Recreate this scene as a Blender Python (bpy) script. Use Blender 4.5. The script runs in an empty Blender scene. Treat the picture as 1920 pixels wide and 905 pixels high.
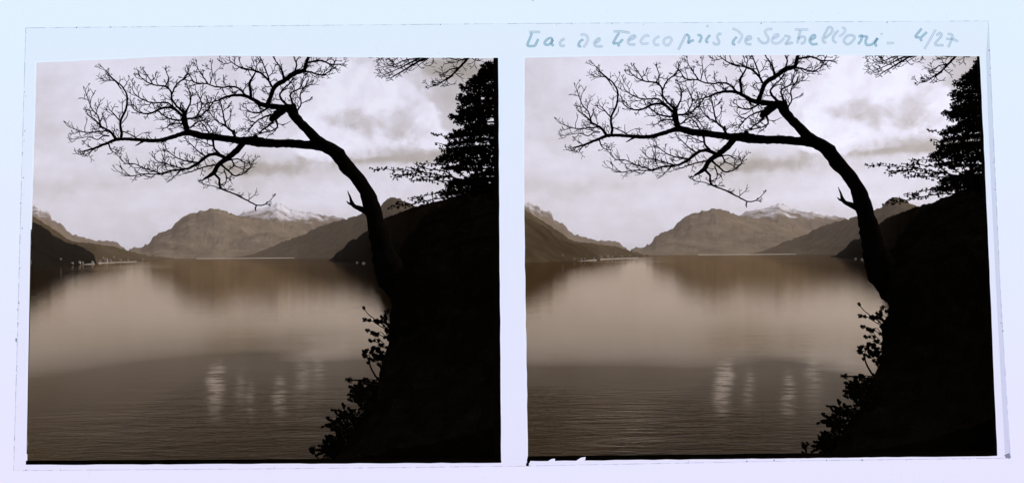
import bpy, bmesh, math, random
from mathutils import Vector, Matrix, noise

S = bpy.context.scene
COL = S.collection
random.seed(7)
noise.seed_set(3)

# ------------------------------------------------------------------ camera
EYE = 15.0                       # eye height above the lake, metres
FOC = 2000.0                     # focal length in photograph pixels (photo is 1920 wide)
HOR = 25.0                       # the horizon lies this many pixels below the picture centre
ROLL = 0.0076
cam = bpy.data.cameras.new('camera')
cam.sensor_width = 36.0
cam.lens = FOC / 1920 * 36.0
cam.shift_y = HOR / 1920
cam.clip_start = 0.5
cam.clip_end = 90000
camo = bpy.data.objects.new('camera', cam)
COL.objects.link(camo)
camo.location = (0, 0, EYE)
camo.matrix_world = Matrix.Translation((0, 0, EYE)) @ Matrix.Rotation(math.pi / 2, 4, 'X') @ Matrix.Rotation(-ROLL, 4, 'Z')
S.camera = camo
CR = (Matrix.Rotation(math.pi / 2, 3, 'X') @ Matrix.Rotation(-ROLL, 3, 'Z'))


def ray(px, py):
    """direction through a photograph pixel with unit depth: (x, 1, z)"""
    d = CR @ Vector(((px - 960) / FOC, -(py - 452.5) / FOC + HOR / FOC, -1.0))
    return d / d.y


def P(px, py, Y):
    d = ray(px, py)
    return Vector((d.x * Y, Y, EYE + d.z * Y))


def on_water(px, py):
    d = ray(px, py)
    return EYE / max(1e-4, -d.z)


# ------------------------------------------------------------------ light and sky
SUN_EL, SUN_AZ = math.radians(34), math.radians(78)
S.view_settings.view_transform = 'Standard'
S.view_settings.look = 'None'
S.view_settings.exposure = 0.0
S.view_settings.gamma = 1.0
S.cycles.use_denoising = True
S.cycles.max_bounces = 6
S.cycles.transparent_max_bounces = 24
S.cycles.volume_bounces = 1
S.cycles.sample_clamp_indirect = 4.0

W = bpy.data.worlds.new('World')
S.world = W
W.use_nodes = True


class NT:
    """small helper for building node trees"""
    def __init__(self, tree):
        self.t = tree
        self.l = tree.links

    def n(self, kind, **kw):
        nd = self.t.nodes.new(kind)
        for k, v in kw.items():
            setattr(nd, k, v)
        return nd

    def put(self, sock, v):
        if isinstance(v, bpy.types.NodeSocket):
            self.l.new(v, sock)
        else:
            sock.default_value = v

    def m(self, op, a, b=None, c=None, clamp=False):
        nd = self.n('ShaderNodeMath', operation=op)
        nd.use_clamp = clamp
        for i, v in enumerate((a, b, c)):
            if v is not None:
                self.put(nd.inputs[i], v)
        return nd.outputs[0]

    def noise(self, vec, scale, detail=5.0, rough=0.55, dist=0.0, out='Fac'):
        nd = self.n('ShaderNodeTexNoise')
        nd.inputs['Scale'].default_value = scale
        nd.inputs['Detail'].default_value = detail
        nd.inputs['Roughness'].default_value = rough
        nd.inputs['Distortion'].default_value = dist
        self.l.new(vec, nd.inputs['Vector'])
        return nd.outputs[out]

    def ramp(self, fac, stops):
        nd = self.n('ShaderNodeValToRGB')
        el = nd.color_ramp.elements
        while len(el) < len(stops):
            el.new(0.5)
        for e, (p, c) in zip(el, stops):
            e.position = p
            e.color = (*c, 1) if len(c) == 3 else c
        self.put(nd.inputs[0], fac)
        return nd.outputs[0]

    def comb(self, x, y, z=0.0):
        nd = self.n('ShaderNodeCombineXYZ')
        for i, v in enumerate((x, y, z)):
            self.put(nd.inputs[i], v)
        return nd.outputs[0]

    def mix(self, fac, a, b, mode='MIX'):
        nd = self.n('ShaderNodeMix', data_type='RGBA', blend_type=mode)
        self.put(nd.inputs[0], fac)
        for i, v in ((6, a), (7, b)):
            if not isinstance(v, bpy.types.NodeSocket):
                v = (*v, 1)
            self.put(nd.inputs[i], v)
        return nd.outputs[2]


def build_world():
    g = NT(W.node_tree)
    bg = W.node_tree.nodes['Background']
    sk = g.n('ShaderNodeTexSky', sky_type='NISHITA', sun_disc=False)
    sk.sun_elevation = SUN_EL
    sk.sun_rotation = SUN_AZ
    bw = g.n('ShaderNodeRGBToBW')
    g.l.new(sk.outputs[0], bw.inputs[0])
    # thin overcast evens the clear sky out
    even = g.m('POWER', g.m('DIVIDE', bw.outputs[0], 7.0), 0.42)
    tc = g.n('ShaderNodeTexCoord')
    sp = g.n('ShaderNodeSeparateXYZ')
    g.l.new(tc.outputs['Generated'], sp.inputs[0])
    az = g.m('ARCTAN2', sp.outputs[0], sp.outputs[1])
    el = g.m('ARCSINE', sp.outputs[2])
    # the same bank of cloud stands over each bay of the lake
    loc = g.m('WRAP', g.m('ADD', az, 0.2265), 0.231, -0.231)
    x = g.m('MULTIPLY', loc, 2000.0)
    y = g.m('MULTIPLY', el, 2000.0)
    pv = g.comb(x, y, 0.0)
    wn = g.noise(pv, 1 / 70, 5, 0.6, 0.0, 'Color')
    ws = g.n('ShaderNodeSeparateXYZ')
    g.l.new(wn, ws.inputs[0])
    xw = g.m('ADD', x, g.m('MULTIPLY', g.m('SUBTRACT', ws.outputs[0], 0.5), 110.0))
    yw = g.m('ADD', y, g.m('MULTIPLY', g.m('SUBTRACT', ws.outputs[1], 0.5), 80.0))
    v = 0.66
    for cx, cy, rx, ry, am in CLOUDS:
        dx = g.m('MULTIPLY', g.m('ADD', xw, -(cx - 499.0)), 1 / rx)
        dy = g.m('MULTIPLY', g.m('ADD', yw, -(478.0 - cy)), 1 / ry)
        d2 = g.m('ADD', g.m('MULTIPLY', dx, dx), g.m('MULTIPLY', dy, dy))
        v = g.m('ADD', v, g.m('MULTIPLY', g.m('POWER', 2.718, g.m('MULTIPLY', d2, -1.0)), am))
    n1 = g.noise(g.comb(g.m('MULTIPLY', x, 0.6), y), 1 / 110, 7, 0.58, 0.4)
    v = g.m('ADD', v, g.m('MULTIPLY', g.m('SUBTRACT', n1, 0.5), 0.5))

    def blobs(items, xx, yy):
        d = 0.0
        for cx, cy, rx, ry in items:
            ex = g.m('MULTIPLY', g.m('ADD', xx, -(cx - 499.0)), 1 / rx)
            ey = g.m('MULTIPLY', g.m('ADD', yy, -(478.0 - cy)), 1 / ry)
            q = g.m('POWER', 2.718, g.m('MULTIPLY', g.m('ADD', g.m('MULTIPLY', ex, ex), g.m('MULTIPLY', ey, ey)), -1.0))
            d = g.m('ADD', d, q)
        return d

    def step(f, lo, hi):
        nd = g.n('ShaderNodeMapRange', interpolation_type='SMOOTHSTEP')
        nd.inputs[1].default_value, nd.inputs[2].default_value = lo, hi
        g.l.new(f, nd.inputs[0])
        return nd.outputs[0]
    nb = g.m('SUBTRACT', g.noise(g.comb(x, y, 11.0), 1 / 62, 6, 0.62, 0.3), 0.5)
    nc = g.m('SUBTRACT', g.noise(g.comb(x, y, 21.0), 1 / 44, 6, 0.6, 0.3), 0.5)
    nd_ = g.m('SUBTRACT', g.noise(g.comb(x, y, 41.0), 1 / 55, 6, 0.6, 0.5), 0.5)
    heap = step(g.m('ADD', blobs(HEAPS, x, y), g.m('MULTIPLY', nb, 1.9)), 0.36, 0.86)
    core = step(g.m('ADD', blobs(CORES, x, y), g.m('MULTIPLY', nc, 1.7)), 0.25, 1.15)
    v = g.m('ADD', g.m('MULTIPLY', v, g.m('SUBTRACT', 1.0, g.m('MULTIPLY', heap, 0.8))), g.m('MULTIPLY', heap, g.m('ADD', 0.80, g.m('MULTIPLY', nd_, 1.2))))
    v = g.m('SUBTRACT', v, g.m('MULTIPLY', core, 0.42))
    n2 = g.noise(g.comb(x, y, 30.0), 1 / 26, 4, 0.6, 0.2)
    v = g.m('ADD', v, g.m('MULTIPLY', g.m('SUBTRACT', n2, 0.5), 0.26))
    n3 = g.noise(g.comb(g.m('MULTIPLY', x, 0.14), y, 60.0), 1 / 22, 3, 0.5, 0.0)
    v = g.m('ADD', v, g.m('MULTIPLY', g.m('SUBTRACT', n3, 0.5), 0.14), clamp=True)
    colr = g.ramp(v, [(0.0, (0.35, 0.315, 0.30)), (0.3, (0.48, 0.445, 0.45)), (0.55, (0.66, 0.63, 0.71)),
                      (0.8, (0.82, 0.80, 0.95)), (1.0, (0.9, 0.9, 1.05))])
    fin = g.n('ShaderNodeVectorMath', operation='SCALE')
    g.l.new(colr, fin.inputs[0])
    g.l.new(g.m('MULTIPLY', even, 10.0 * SKY_GAIN), fin.inputs['Scale'])
    g.l.new(fin.outputs[0], bg.inputs[0])
    bg.inputs[1].default_value = 0.1


SKY_GAIN = 1.2
HEAPS = [(610, 165, 60, 50), (670, 160, 55, 40), (690, 225, 90, 55), (785, 215, 45, 40), (610, 235, 60, 45), (815, 262, 40, 22), (740, 185, 40, 30), (660, 280, 120, 22)]
CORES = [(735, 235, 85, 45), (640, 225, 40, 20), (690, 296, 140, 18), (800, 292, 70, 12), (840, 130, 70, 26), (470, 318, 110, 16)]
CLOUDS = [(230, 180, 130, 90, .14), (850, 210, 60, 90, -.15), (640, 345, 140, 16, .12), (850, 150, 80, 50, -.2), (110, 200, 90, 120, -.06),
          (470, 325, 120, 35, -.24), (300, 130, 190, 55, .10), (150, 352, 140, 20, -.14), (430, 250, 110, 50, .12),
          (640, 375, 200, 20, .08), (330, 330, 80, 60, .06), (500, 140, 60, 60, .12)]
build_world()

sun = bpy.data.lights.new('sun', 'SUN')
sun.energy = 2.0
sun.angle = math.radians(0.5)
sun.color = (1.0, 0.94, 0.86)
suno = bpy.data.objects.new('sun', sun)
COL.objects.link(suno)
sd = Vector((math.sin(SUN_AZ) * math.cos(SUN_EL), math.cos(SUN_AZ) * math.cos(SUN_EL), math.sin(SUN_EL)))
suno.rotation_euler = sd.to_track_quat('Z', 'Y').to_euler()
suno.location = (0, 0, 60)


# ------------------------------------------------------------------ object helpers
def tag(o, label=None, cat=None, group=None, kind=None):
    for k, v in (('label', label), ('category', cat), ('group', group), ('kind', kind)):
        if v:
            o[k] = v
    return o


def mesh(name, verts, faces, mat, parent=None, smooth=False, origin=None):
    me = bpy.data.meshes.new(name)
    if origin is None:
        origin = Vector((0, 0, 0))
    me.from_pydata([tuple(Vector(v) - origin) for v in verts], [], faces)
    if smooth:
        me.polygons.foreach_set('use_smooth', [True] * len(me.polygons))
    me.materials.append(mat)
    o = bpy.data.objects.new(name, me)
    COL.objects.link(o)
    if parent is not None:
        o.parent = parent
    else:
        o.location = origin
    return o


def empty(name, loc, **kw):
    o = bpy.data.objects.new(name, None)
    COL.objects.link(o)
    o.location = loc
    return tag(o, **kw)


def material(name, col, rough=0.8, spec=0.3, fn=None):
    m = bpy.data.materials.new(name)
    m.use_nodes = True
    b = m.node_tree.nodes['Principled BSDF']
    b.inputs['Base Color'].default_value = (*col, 1)
    b.inputs['Roughness'].default_value = rough
    b.inputs['Specular IOR Level'].default_value = spec
    if fn:
        fn(NT(m.node_tree), b)
    return m


def rough_colour(c0, c1, scale, bump=0.0, dist=0.05, stretch=None):
    def fn(g, b):
        geo = g.n('ShaderNodeNewGeometry')
        v = geo.outputs['Position']
        if stretch:
            mp = g.n('ShaderNodeMapping')
            mp.inputs['Scale'].default_value = stretch
            g.l.new(v, mp.inputs[0])
            v = mp.outputs[0]
        f = g.noise(v, scale, 6, 0.6)
        g.l.new(g.ramp(f, [(0.3, c0), (0.7, c1)]), b.inputs['Base Color'])
        if bump:
            bp = g.n('ShaderNodeBump')
            bp.inputs['Strength'].default_value = bump
            bp.inputs['Distance'].default_value = dist
            g.l.new(g.noise(v, scale * 2.2, 6, 0.65), bp.inputs['Height'])
            g.l.new(bp.outputs[0], b.inputs['Normal'])
    return fn


M = {}
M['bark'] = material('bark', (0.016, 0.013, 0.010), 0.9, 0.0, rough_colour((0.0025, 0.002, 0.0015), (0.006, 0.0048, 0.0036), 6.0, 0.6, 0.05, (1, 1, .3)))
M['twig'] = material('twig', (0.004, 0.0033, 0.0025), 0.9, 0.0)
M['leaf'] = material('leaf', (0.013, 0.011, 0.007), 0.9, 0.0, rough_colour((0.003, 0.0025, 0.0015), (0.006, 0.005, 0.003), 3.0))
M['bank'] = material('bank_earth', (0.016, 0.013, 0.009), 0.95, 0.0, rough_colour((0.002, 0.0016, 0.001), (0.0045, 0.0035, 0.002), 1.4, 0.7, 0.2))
M['wood'] = material('far_wood', (0.03, 0.022, 0.013), 0.95, 0.0, rough_colour((0.002, 0.0013, 0.0006), (0.007, 0.0045, 0.002), 0.02, 0.8, 6.0))
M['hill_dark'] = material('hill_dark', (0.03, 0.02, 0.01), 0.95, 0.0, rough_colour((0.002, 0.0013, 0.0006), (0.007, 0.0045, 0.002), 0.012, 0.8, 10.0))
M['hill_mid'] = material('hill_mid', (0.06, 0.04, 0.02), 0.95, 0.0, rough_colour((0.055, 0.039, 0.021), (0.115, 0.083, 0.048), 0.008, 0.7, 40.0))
M['hill_far'] = material('hill_far', (0.1, 0.07, 0.04), 0.95, 0.0, rough_colour((0.14, 0.107, 0.070), (0.24, 0.186, 0.128), 0.004, 0.6, 70.0))  # lightened so the colour carries part of the distance haze


def snow_fn(lo, hi):
    def fn(g, b):
        geo = g.n('ShaderNodeNewGeometry')
        sp = g.n('ShaderNodeSeparateXYZ')
        g.l.new(geo.outputs['Position'], sp.inputs[0])
        f = g.noise(geo.outputs['Position'], 0.0035, 8, 0.68)
        h = g.m('ADD', sp.outputs[2], g.m('MULTIPLY', g.m('SUBTRACT', f, 0.5), 1000.0))
        s = g.m('DIVIDE', g.m('SUBTRACT', h, lo), hi - lo, clamp=True)
        rk = g.ramp(g.noise(geo.outputs['Position'], 0.004, 6, 0.6), [(0.3, (0.12, 0.088, 0.055)), (0.7, (0.2, 0.15, 0.105))])
        g.l.new(g.mix(s, rk, (0.74, 0.73, 0.77)), b.inputs['Base Color'])
        bp = g.n('ShaderNodeBump')
        bp.inputs['Strength'].default_value = 0.8
        bp.inputs['Distance'].default_value = 60.0
        g.l.new(f, bp.inputs['Height'])
        g.l.new(bp.outputs[0], b.inputs['Normal'])
    return fn


M['hill_fogged'] = material('hill_fogged', (0.05, 0.034, 0.017), 0.95, 0.0, rough_colour((0.03, 0.02, 0.009), (0.075, 0.052, 0.027), 0.012, 0.8, 10.0))  # near hill lightened in colour to paint in a pale fog
M['lit_streak'] = material('lit_water_streak', (0.68, 0.62, 0.53), 0.9, 0.0, rough_colour((0.6, 0.54, 0.45), (0.75, 0.7, 0.62), 0.01))  # pale colour standing in for sunlit lake water
M['snow_rock'] = material('snow_rock', (0.2, 0.16, 0.12), 0.9, 0.1, snow_fn(640.0, 860.0))
M['cliff_snow'] = material('cliff_snow', (0.2, 0.16, 0.12), 0.9, 0.1, snow_fn(560.0, 800.0))
M['beach'] = material('beach_gravel', (0.62, 0.57, 0.5), 0.9, 0.1, rough_colour((0.18, 0.15, 0.12), (0.4, 0.36, 0.3), 0.02))
M['plaster'] = material('white_plaster', (0.4, 0.37, 0.33), 0.85, 0.1, rough_colour((0.3, 0.27, 0.23), (0.46, 0.43, 0.38), 0.3))
M['roof'] = material('roof_tiles', (0.28, 0.2, 0.14), 0.9, 0.1, rough_colour((0.2, 0.14, 0.09), (0.32, 0.24, 0.17), 0.6))
M['rock'] = material('pale_rock', (0.42, 0.37, 0.32), 0.9, 0.1, rough_colour((0.3, 0.26, 0.22), (0.5, 0.45, 0.4), 0.2))


WAVES = [(430, 850, 34, 70, .5), (1380, 845, 34, 70, .48), (250, 780, 22, 70, .25), (1150, 780, 18, 30, .35), (480, 660, 24, 90, .2), (1420, 650, 24, 90, .2),
         (690, 522, 240, 600, -1.0), (1625, 515, 240, 600, -1.0), (90, 525, 200, 450, -.7), (1010, 515, 200, 450, -.7)]
DARKENING = [(290, 810, 46, 115, .62), (470, 800, 16, 70, .25), (230, 825, 28, 44, .5), (640, 800, 10, 30, .2), (480, 655, 16, 90, .16), (60, 680, 26, 110, .3), (640, 650, 6, 30, -.2),
          (1420, 810, 34, 105, .55), (1420, 830, 22, 38, .38), (1560, 790, 10, 30, .25), (1230, 800, 14, 40, .2), (1420, 645, 16, 90, .14), (1500, 690, 8, 22, .2), (560, 850, 16, 8, -.3), (1480, 850, 16, 8, -.3)]
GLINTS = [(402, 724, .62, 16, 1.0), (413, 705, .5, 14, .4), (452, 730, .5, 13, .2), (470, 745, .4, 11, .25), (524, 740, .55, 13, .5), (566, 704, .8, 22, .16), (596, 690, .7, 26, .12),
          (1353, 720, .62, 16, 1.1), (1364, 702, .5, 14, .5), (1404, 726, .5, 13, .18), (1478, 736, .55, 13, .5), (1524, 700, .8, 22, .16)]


def water_fn(g, b):
    geo = g.n('ShaderNodeNewGeometry')
    pos = geo.outputs['Position']

    def mp(sx, sy):
        nd = g.n('ShaderNodeMapping')
        nd.inputs['Scale'].default_value = (sx, sy, 1)
        g.l.new(pos, nd.inputs[0])
        return nd.outputs[0]
    # wind patches: broad lanes of calmer and rougher water
    lane = g.noise(mp(0.25, 1.0), 0.010, 4, 0.6, 0.8)
    lane2 = g.noise(mp(0.12, 1.0), 0.0022, 4, 0.6, 0.6)
    calm = g.m('MULTIPLY', g.m('ADD', lane, lane2), 0.5)
    amp = g.m('MULTIPLY', g.m('SUBTRACT', calm, 0.36), 0.5)
    sx = g.n('ShaderNodeSeparateXYZ')
    g.l.new(pos, sx.inputs[0])
    # soft patches that set wave height and strength of reflection
    wob = g.m('MULTIPLY', g.m('SUBTRACT', g.noise(mp(1, 1), 0.05, 4), 0.5), 30.0)

    def patches(items, base, narrow=False):
        acc = base
        for px, py, rx, ry, am in items:
            d = ray(px, py)
            Y = on_water(px, py)
            if narrow:
                ex = g.m('ADD', g.m('ADD', sx.outputs[0], g.m('MULTIPLY', sx.outputs[1], -d.x)), g.m('MULTIPLY', wob, 0.045))
            else:
                ex = g.m('ADD', g.m('ADD', sx.outputs[0], -d.x * Y), g.m('MULTIPLY', wob, 0.4))
            ex = g.m('MULTIPLY', ex, 1 / rx)
            ey = g.m('MULTIPLY', g.m('ADD', g.m('ADD', sx.outputs[1], -Y), g.m('MULTIPLY', wob, 0.4)), 1 / ry)
            d2 = g.m('ADD', g.m('MULTIPLY', ex, ex), g.m('MULTIPLY', ey, ey))
            acc = g.m('ADD', acc, g.m('MULTIPLY', g.m('POWER', 2.718, g.m('MULTIPLY', d2, -1.0)), am))
        return acc

    def unit(f):
        return g.m('MAXIMUM', g.m('MINIMUM', f, 1.0), 0.0)
    darkening = unit(patches(DARKENING, g.m('ADD', 0.20, g.m('MULTIPLY', amp, 1.3))))  # drop in reflectance put in to darken the near water
    # glints put in as streaks of stronger reflectance, broken up by the ripples
    brk = g.noise(mp(0.45, 1.0), 0.62, 4, 0.65, 0.8)
    brk = g.m('MULTIPLY', g.m('SUBTRACT', brk, 0.42), 5.0, clamp=True)
    glint = g.m('MULTIPLY', patches(GLINTS, 0.0, True), g.m('ADD', 0.02, g.m('MULTIPLY', brk, 0.75)))
    darkening = unit(g.m('SUBTRACT', darkening, glint))
    amp = unit(patches(WAVES, amp))
    w1 = g.noise(mp(0.34, 1.0), 0.75, 3, 0.55, 0.5)
    w2 = g.noise(mp(0.45, 1.0), 0.14, 3, 0.5, 0.6)
    w3 = g.noise(mp(0.36, 1.0), 0.36, 4, 0.6, 1.4)
    h = g.m('ADD', g.m('ADD', g.m('MULTIPLY', w1, 0.10), g.m('MULTIPLY', w3, 0.16)), g.m('MULTIPLY', w2, 0.20))
    bp = g.n('ShaderNodeBump')
    bp.inputs['Distance'].default_value = 5.0
    g.l.new(g.m('ADD', 0.016, g.m('MULTIPLY', g.m('POWER', amp, 1.4), 0.5)), bp.inputs['Strength'])
    g.l.new(h, bp.inputs['Height'])
    # dark brown lake water: a glossy surface over a dim body
    t = g.t
    gl = g.n('ShaderNodeBsdfGlossy')
    gl.inputs['Color'].default_value = (0.74, 0.62, 0.455, 1)
    g.l.new(g.m('ADD', 0.03, g.m('MULTIPLY', amp, 0.10)), gl.inputs['Roughness'])
    df = g.n('ShaderNodeBsdfDiffuse')
    df.inputs['Color'].default_value = (0.028, 0.015, 0.002, 1)
    fr = g.n('ShaderNodeFresnel')
    # darkened patches are made to reflect less, glint streaks more
    g.l.new(g.m('ADD', g.m('SUBTRACT', 1.36, g.m('MULTIPLY', darkening, 0.33)), g.m('MULTIPLY', glint, 0.22)), fr.inputs['IOR'])
    for nd in (gl, fr, df):
        g.l.new(bp.outputs[0], nd.inputs['Normal'])
    mx = g.n('ShaderNodeMixShader')
    g.l.new(fr.outputs[0], mx.inputs[0])
    g.l.new(df.outputs[0], mx.inputs[1])
    g.l.new(gl.outputs[0], mx.inputs[2])
    out = [n for n in t.nodes if n.type == 'OUTPUT_MATERIAL'][0]
    g.l.new(mx.outputs[0], out.inputs[0])
    t.nodes.remove(b)


M['water'] = material('lake_water', (0.022, 0.014, 0.006), 0.08, 0.5, water_fn)


# ------------------------------------------------------------------ light table and glass slide
Y0, TILT = 25.0, 0.089            # the table leans back a little: its foot is nearer than its top


def table_pt(px, py, off=0.0):
    """point on the table's front plane; off = metres towards the viewer"""
    d = ray(px, py)
    Y = Y0 / (1 - TILT * d.z)
    p = Vector((d.x * Y, Y, EYE + d.z * Y))
    return p + TN * off


TN = Vector((0, -1, TILT)).normalized()


def sheet(name, outer, holes, thick, off, mats, parent=None):
    """a flat plate in the table's plane with holes; mats = (front, sides and back)"""
    bm = bmesh.new()
    edges = []
    for loop in [outer] + holes:
        vs = [bm.verts.new(table_pt(x, y, off)) for x, y in loop]
        for i in range(len(vs)):
            edges.append(bm.edges.new((vs[i], vs[(i + 1) % len(vs)])))
    res = bmesh.ops.triangle_fill(bm, use_beauty=True, use_dissolve=False, edges=edges, normal=TN)
    front = [f for f in bm.faces]
    for f in front:
        if f.normal.dot(TN) < 0:
            f.normal_flip()
    ex = bmesh.ops.extrude_face_region(bm, geom=front)
    newv = [e for e in ex['geom'] if isinstance(e, bmesh.types.BMVert)]
    newf = set(e for e in ex['geom'] if isinstance(e, bmesh.types.BMFace))
    # the extruded copy becomes the back
    for v in newv:
        v.co -= TN * thick
    bm.faces.ensure_lookup_table()
    allf = list(bm.faces)
    bmesh.ops.recalc_face_normals(bm, faces=allf)
    for f in bm.faces:
        c = f.calc_center_median()
        f.material_index = 0 if f.normal.dot(TN) > 0.9 else 1
    me = bpy.data.meshes.new(name)
    bm.to_mesh(me)
    bm.free()
    for m_ in mats:
        me.materials.append(m_)
    o = bpy.data.objects.new(name, me)
    COL.objects.link(o)
    if parent:
        o.parent = parent
    return o


def emit_fn(c0, c1):
    def fn(g, b):
        geo = g.n('ShaderNodeNewGeometry')
        sp = g.n('ShaderNodeSeparateXYZ')
        g.l.new(geo.outputs['Position'], sp.inputs[0])
        f = g.m('DIVIDE', g.m('SUBTRACT', sp.outputs[2], 10.0), 10.5, clamp=True)
        f = g.m('ADD', f, g.m('MULTIPLY', g.m('SUBTRACT', g.noise(geo.outputs['Position'], 0.12, 3), 0.5), 0.3), clamp=True)
        col = g.mix(f, c0, c1)
        g.l.new(col, b.inputs['Emission Color'])
        b.inputs['Emission Strength'].default_value = 1.0
    return fn


M['lit_panel'] = material('lit_panel', (0.1, 0.1, 0.1), 0.6, 0.0, emit_fn((0.77, 0.76, 0.98), (0.72, 0.85, 0.99)))
M['dark_metal'] = material('dark_metal', (0.02, 0.02, 0.02), 0.7, 0.1)


def clear(name, col):
    m = bpy.data.materials.new(name)
    m.use_nodes = True
    t = m.node_tree
    t.nodes.clear()
    a = t.nodes.new('ShaderNodeBsdfTransparent')
    a.inputs[0].default_value = (*col, 1)
    o = t.nodes.new('ShaderNodeOutputMaterial')
    t.links.new(a.outputs[0], o.inputs[0])
    return m


M['clear_glass'] = clear('clear_glass', (0.985, 0.98, 0.985))
M['bevel_glass'] = clear('bevel_glass', (0.80, 0.82, 0.86))
M['edge_glass'] = clear('edge_glass', (0.58, 0.62, 0.66))
M['chip'] = clear('chipped_glass', (0.35, 0.40, 0.42))
M['ink_strong'] = clear('ink_strong', (0.50, 0.65, 0.69))
M['ink_mid'] = clear('ink_mid', (0.72, 0.78, 0.81))
M['ink_pale'] = clear('ink_pale', (0.80, 0.82, 0.86))
M['ink_rim'] = clear('ink_rim', (0.80, 0.84, 0.87))
M['black_film'] = material('black_film', (0.004, 0.003, 0.002), 0.9, 0.0)
M['brown_film'] = material('brown_film', (0.10, 0.065, 0.02), 0.9, 0.0)


def wobble(pts, amp, step=18):
    out = []
    n = len(pts)
    for i in range(n):
        a, b = Vector(pts[i]), Vector(pts[(i + 1) % n])
        k = max(1, int((b - a).length / step))
        for j in range(k):
            p = a.lerp(b, j / k)
            out.append((p.x + random.uniform(-amp, amp), p.y + random.uniform(-amp, amp)))
    return out


WIN_L = wobble([(68, 118), (150, 114), (250, 109), (330, 105.5), (430, 104.5), (640, 107), (933, 109), (934, 250), (935.5, 420),
                (938, 600), (939, 858), (940, 866), (50, 870), (51.5, 790), (54, 600), (59, 420), (64, 260)], 0.5)
WIN_R = wobble([(984, 108), (1120, 105.5), (1300, 103.5), (1500, 103), (1836, 105.5), (1841, 220), (1846, 330), (1852, 450),
                (1858, 620), (1864, 740), (1869, 853), (1500, 858.5), (990, 862.5), (988, 720), (984, 480), (983, 300)], 0.5)

table = empty('light_table', table_pt(960, 1500), label='lit white light table panel behind the glass slide', cat='light table')
TO = table_pt(960, 1500)


def rebase(o, loc):
    o.data.transform(Matrix.Translation(-Vector(loc)))
    return o


rebase(sheet('lit_panel', [(-1100, -900), (3020, -900), (3020, 1740), (-1100, 1740)], [WIN_L, WIN_R], 0.02, 0.0,
             (M['lit_panel'], M['lit_panel']), table), TO)
grow = lambda w, cx, cy, k=1.02: [(cx + (x - cx) * k, cy + (y - cy) * k) for x, y in w]
rebase(sheet('housing', [(-1110, -910), (3030, -910), (3030, 1750), (-1110, 1750)], [grow(WIN_L, 500, 487), grow(WIN_R, 1425, 482)], 0.10, -0.022,
             (M['dark_metal'], M['dark_metal']), table), TO)

SO = table_pt(960, 876)
slide = empty('glass_slide', SO, label='clear glass stereo slide plate with two picture windows and handwriting', cat='glass slide')
PLATE = [(49, 53), (500, 49), (960, 45), (1400, 42.5), (1853, 40), (1862, 250), (1876, 560), (1894, 858), (1500, 863), (960, 873), (500, 878), (26, 881), (33, 640), (41, 330)]
rebase(sheet('plate', wobble(PLATE, 0.35, 30), [grow(WIN_L, 500, 487, 1.006), grow(WIN_R, 1425, 482, 1.006)], 0.012, 0.014, (M['clear_glass'], M['clear_glass']), slide), SO)


def cat_rom(pts, step):
    """smooth polyline through pts (tuples of any length)"""
    pts = [Vector(p) for p in pts]
    if len(pts) < 3:
        a, b = pts[0], pts[-1]
        k = max(2, int((b - a).length / step))
        return [a.lerp(b, i / k) for i in range(k + 1)]
    ext = [pts[0] * 2 - pts[1]] + pts + [pts[-1] * 2 - pts[-2]]
    out = []
    for i in range(1, len(ext) - 2):
        p0, p1, p2, p3 = ext[i - 1:i + 3]
        k = max(1, int((p2 - p1).length / step))
        for j in range(k):
            t = j / k
            out.append(0.5 * ((2 * p1) + (p2 - p0) * t + (2 * p0 - 5 * p1 + 4 * p2 - p3) * t * t + (3 * p1 - p0 - 3 * p2 + p3) * t ** 3))
    out.append(pts[-1])
    return out


def ribbon(verts, faces, line, half, off, side=0.0):
    """flat stroke on the plate; line in photograph pixels"""
    n = len(line)
    b = len(verts)
    for i, p in enumerate(line):
        q = line[min(i + 1, n - 1)] - line[max(i - 1, 0)]
        t = Vector((-q.y, q.x)).normalized() if q.length > 1e-6 else Vector((0, 1))
        e = min(i, n - 1 - i)
        h = half * (0.72 if e == 0 else 1.0)
        c = p + t * side
        verts.append(table_pt(c.x + t.x * h, c.y + t.y * h, off))
        verts.append(table_pt(c.x - t.x * h, c.y - t.y * h, off))
    for i in range(n - 1):
        faces.append((b + 2 * i, b + 2 * i + 1, b + 2 * i + 3, b + 2 * i + 2))


def zA(l): return [(975 + x / 8, 45 + y / 8) for x, y in l]
def zB(l): return [(1210 + x / 8, 40 + y / 8) for x, y in l]
def zC(l): return [(1440 + x / 8, 40 + y / 8) for x, y in l]
def zD(l): return [(1640 + x / 6.857, 30 + y / 6.857) for x, y in l]


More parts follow.
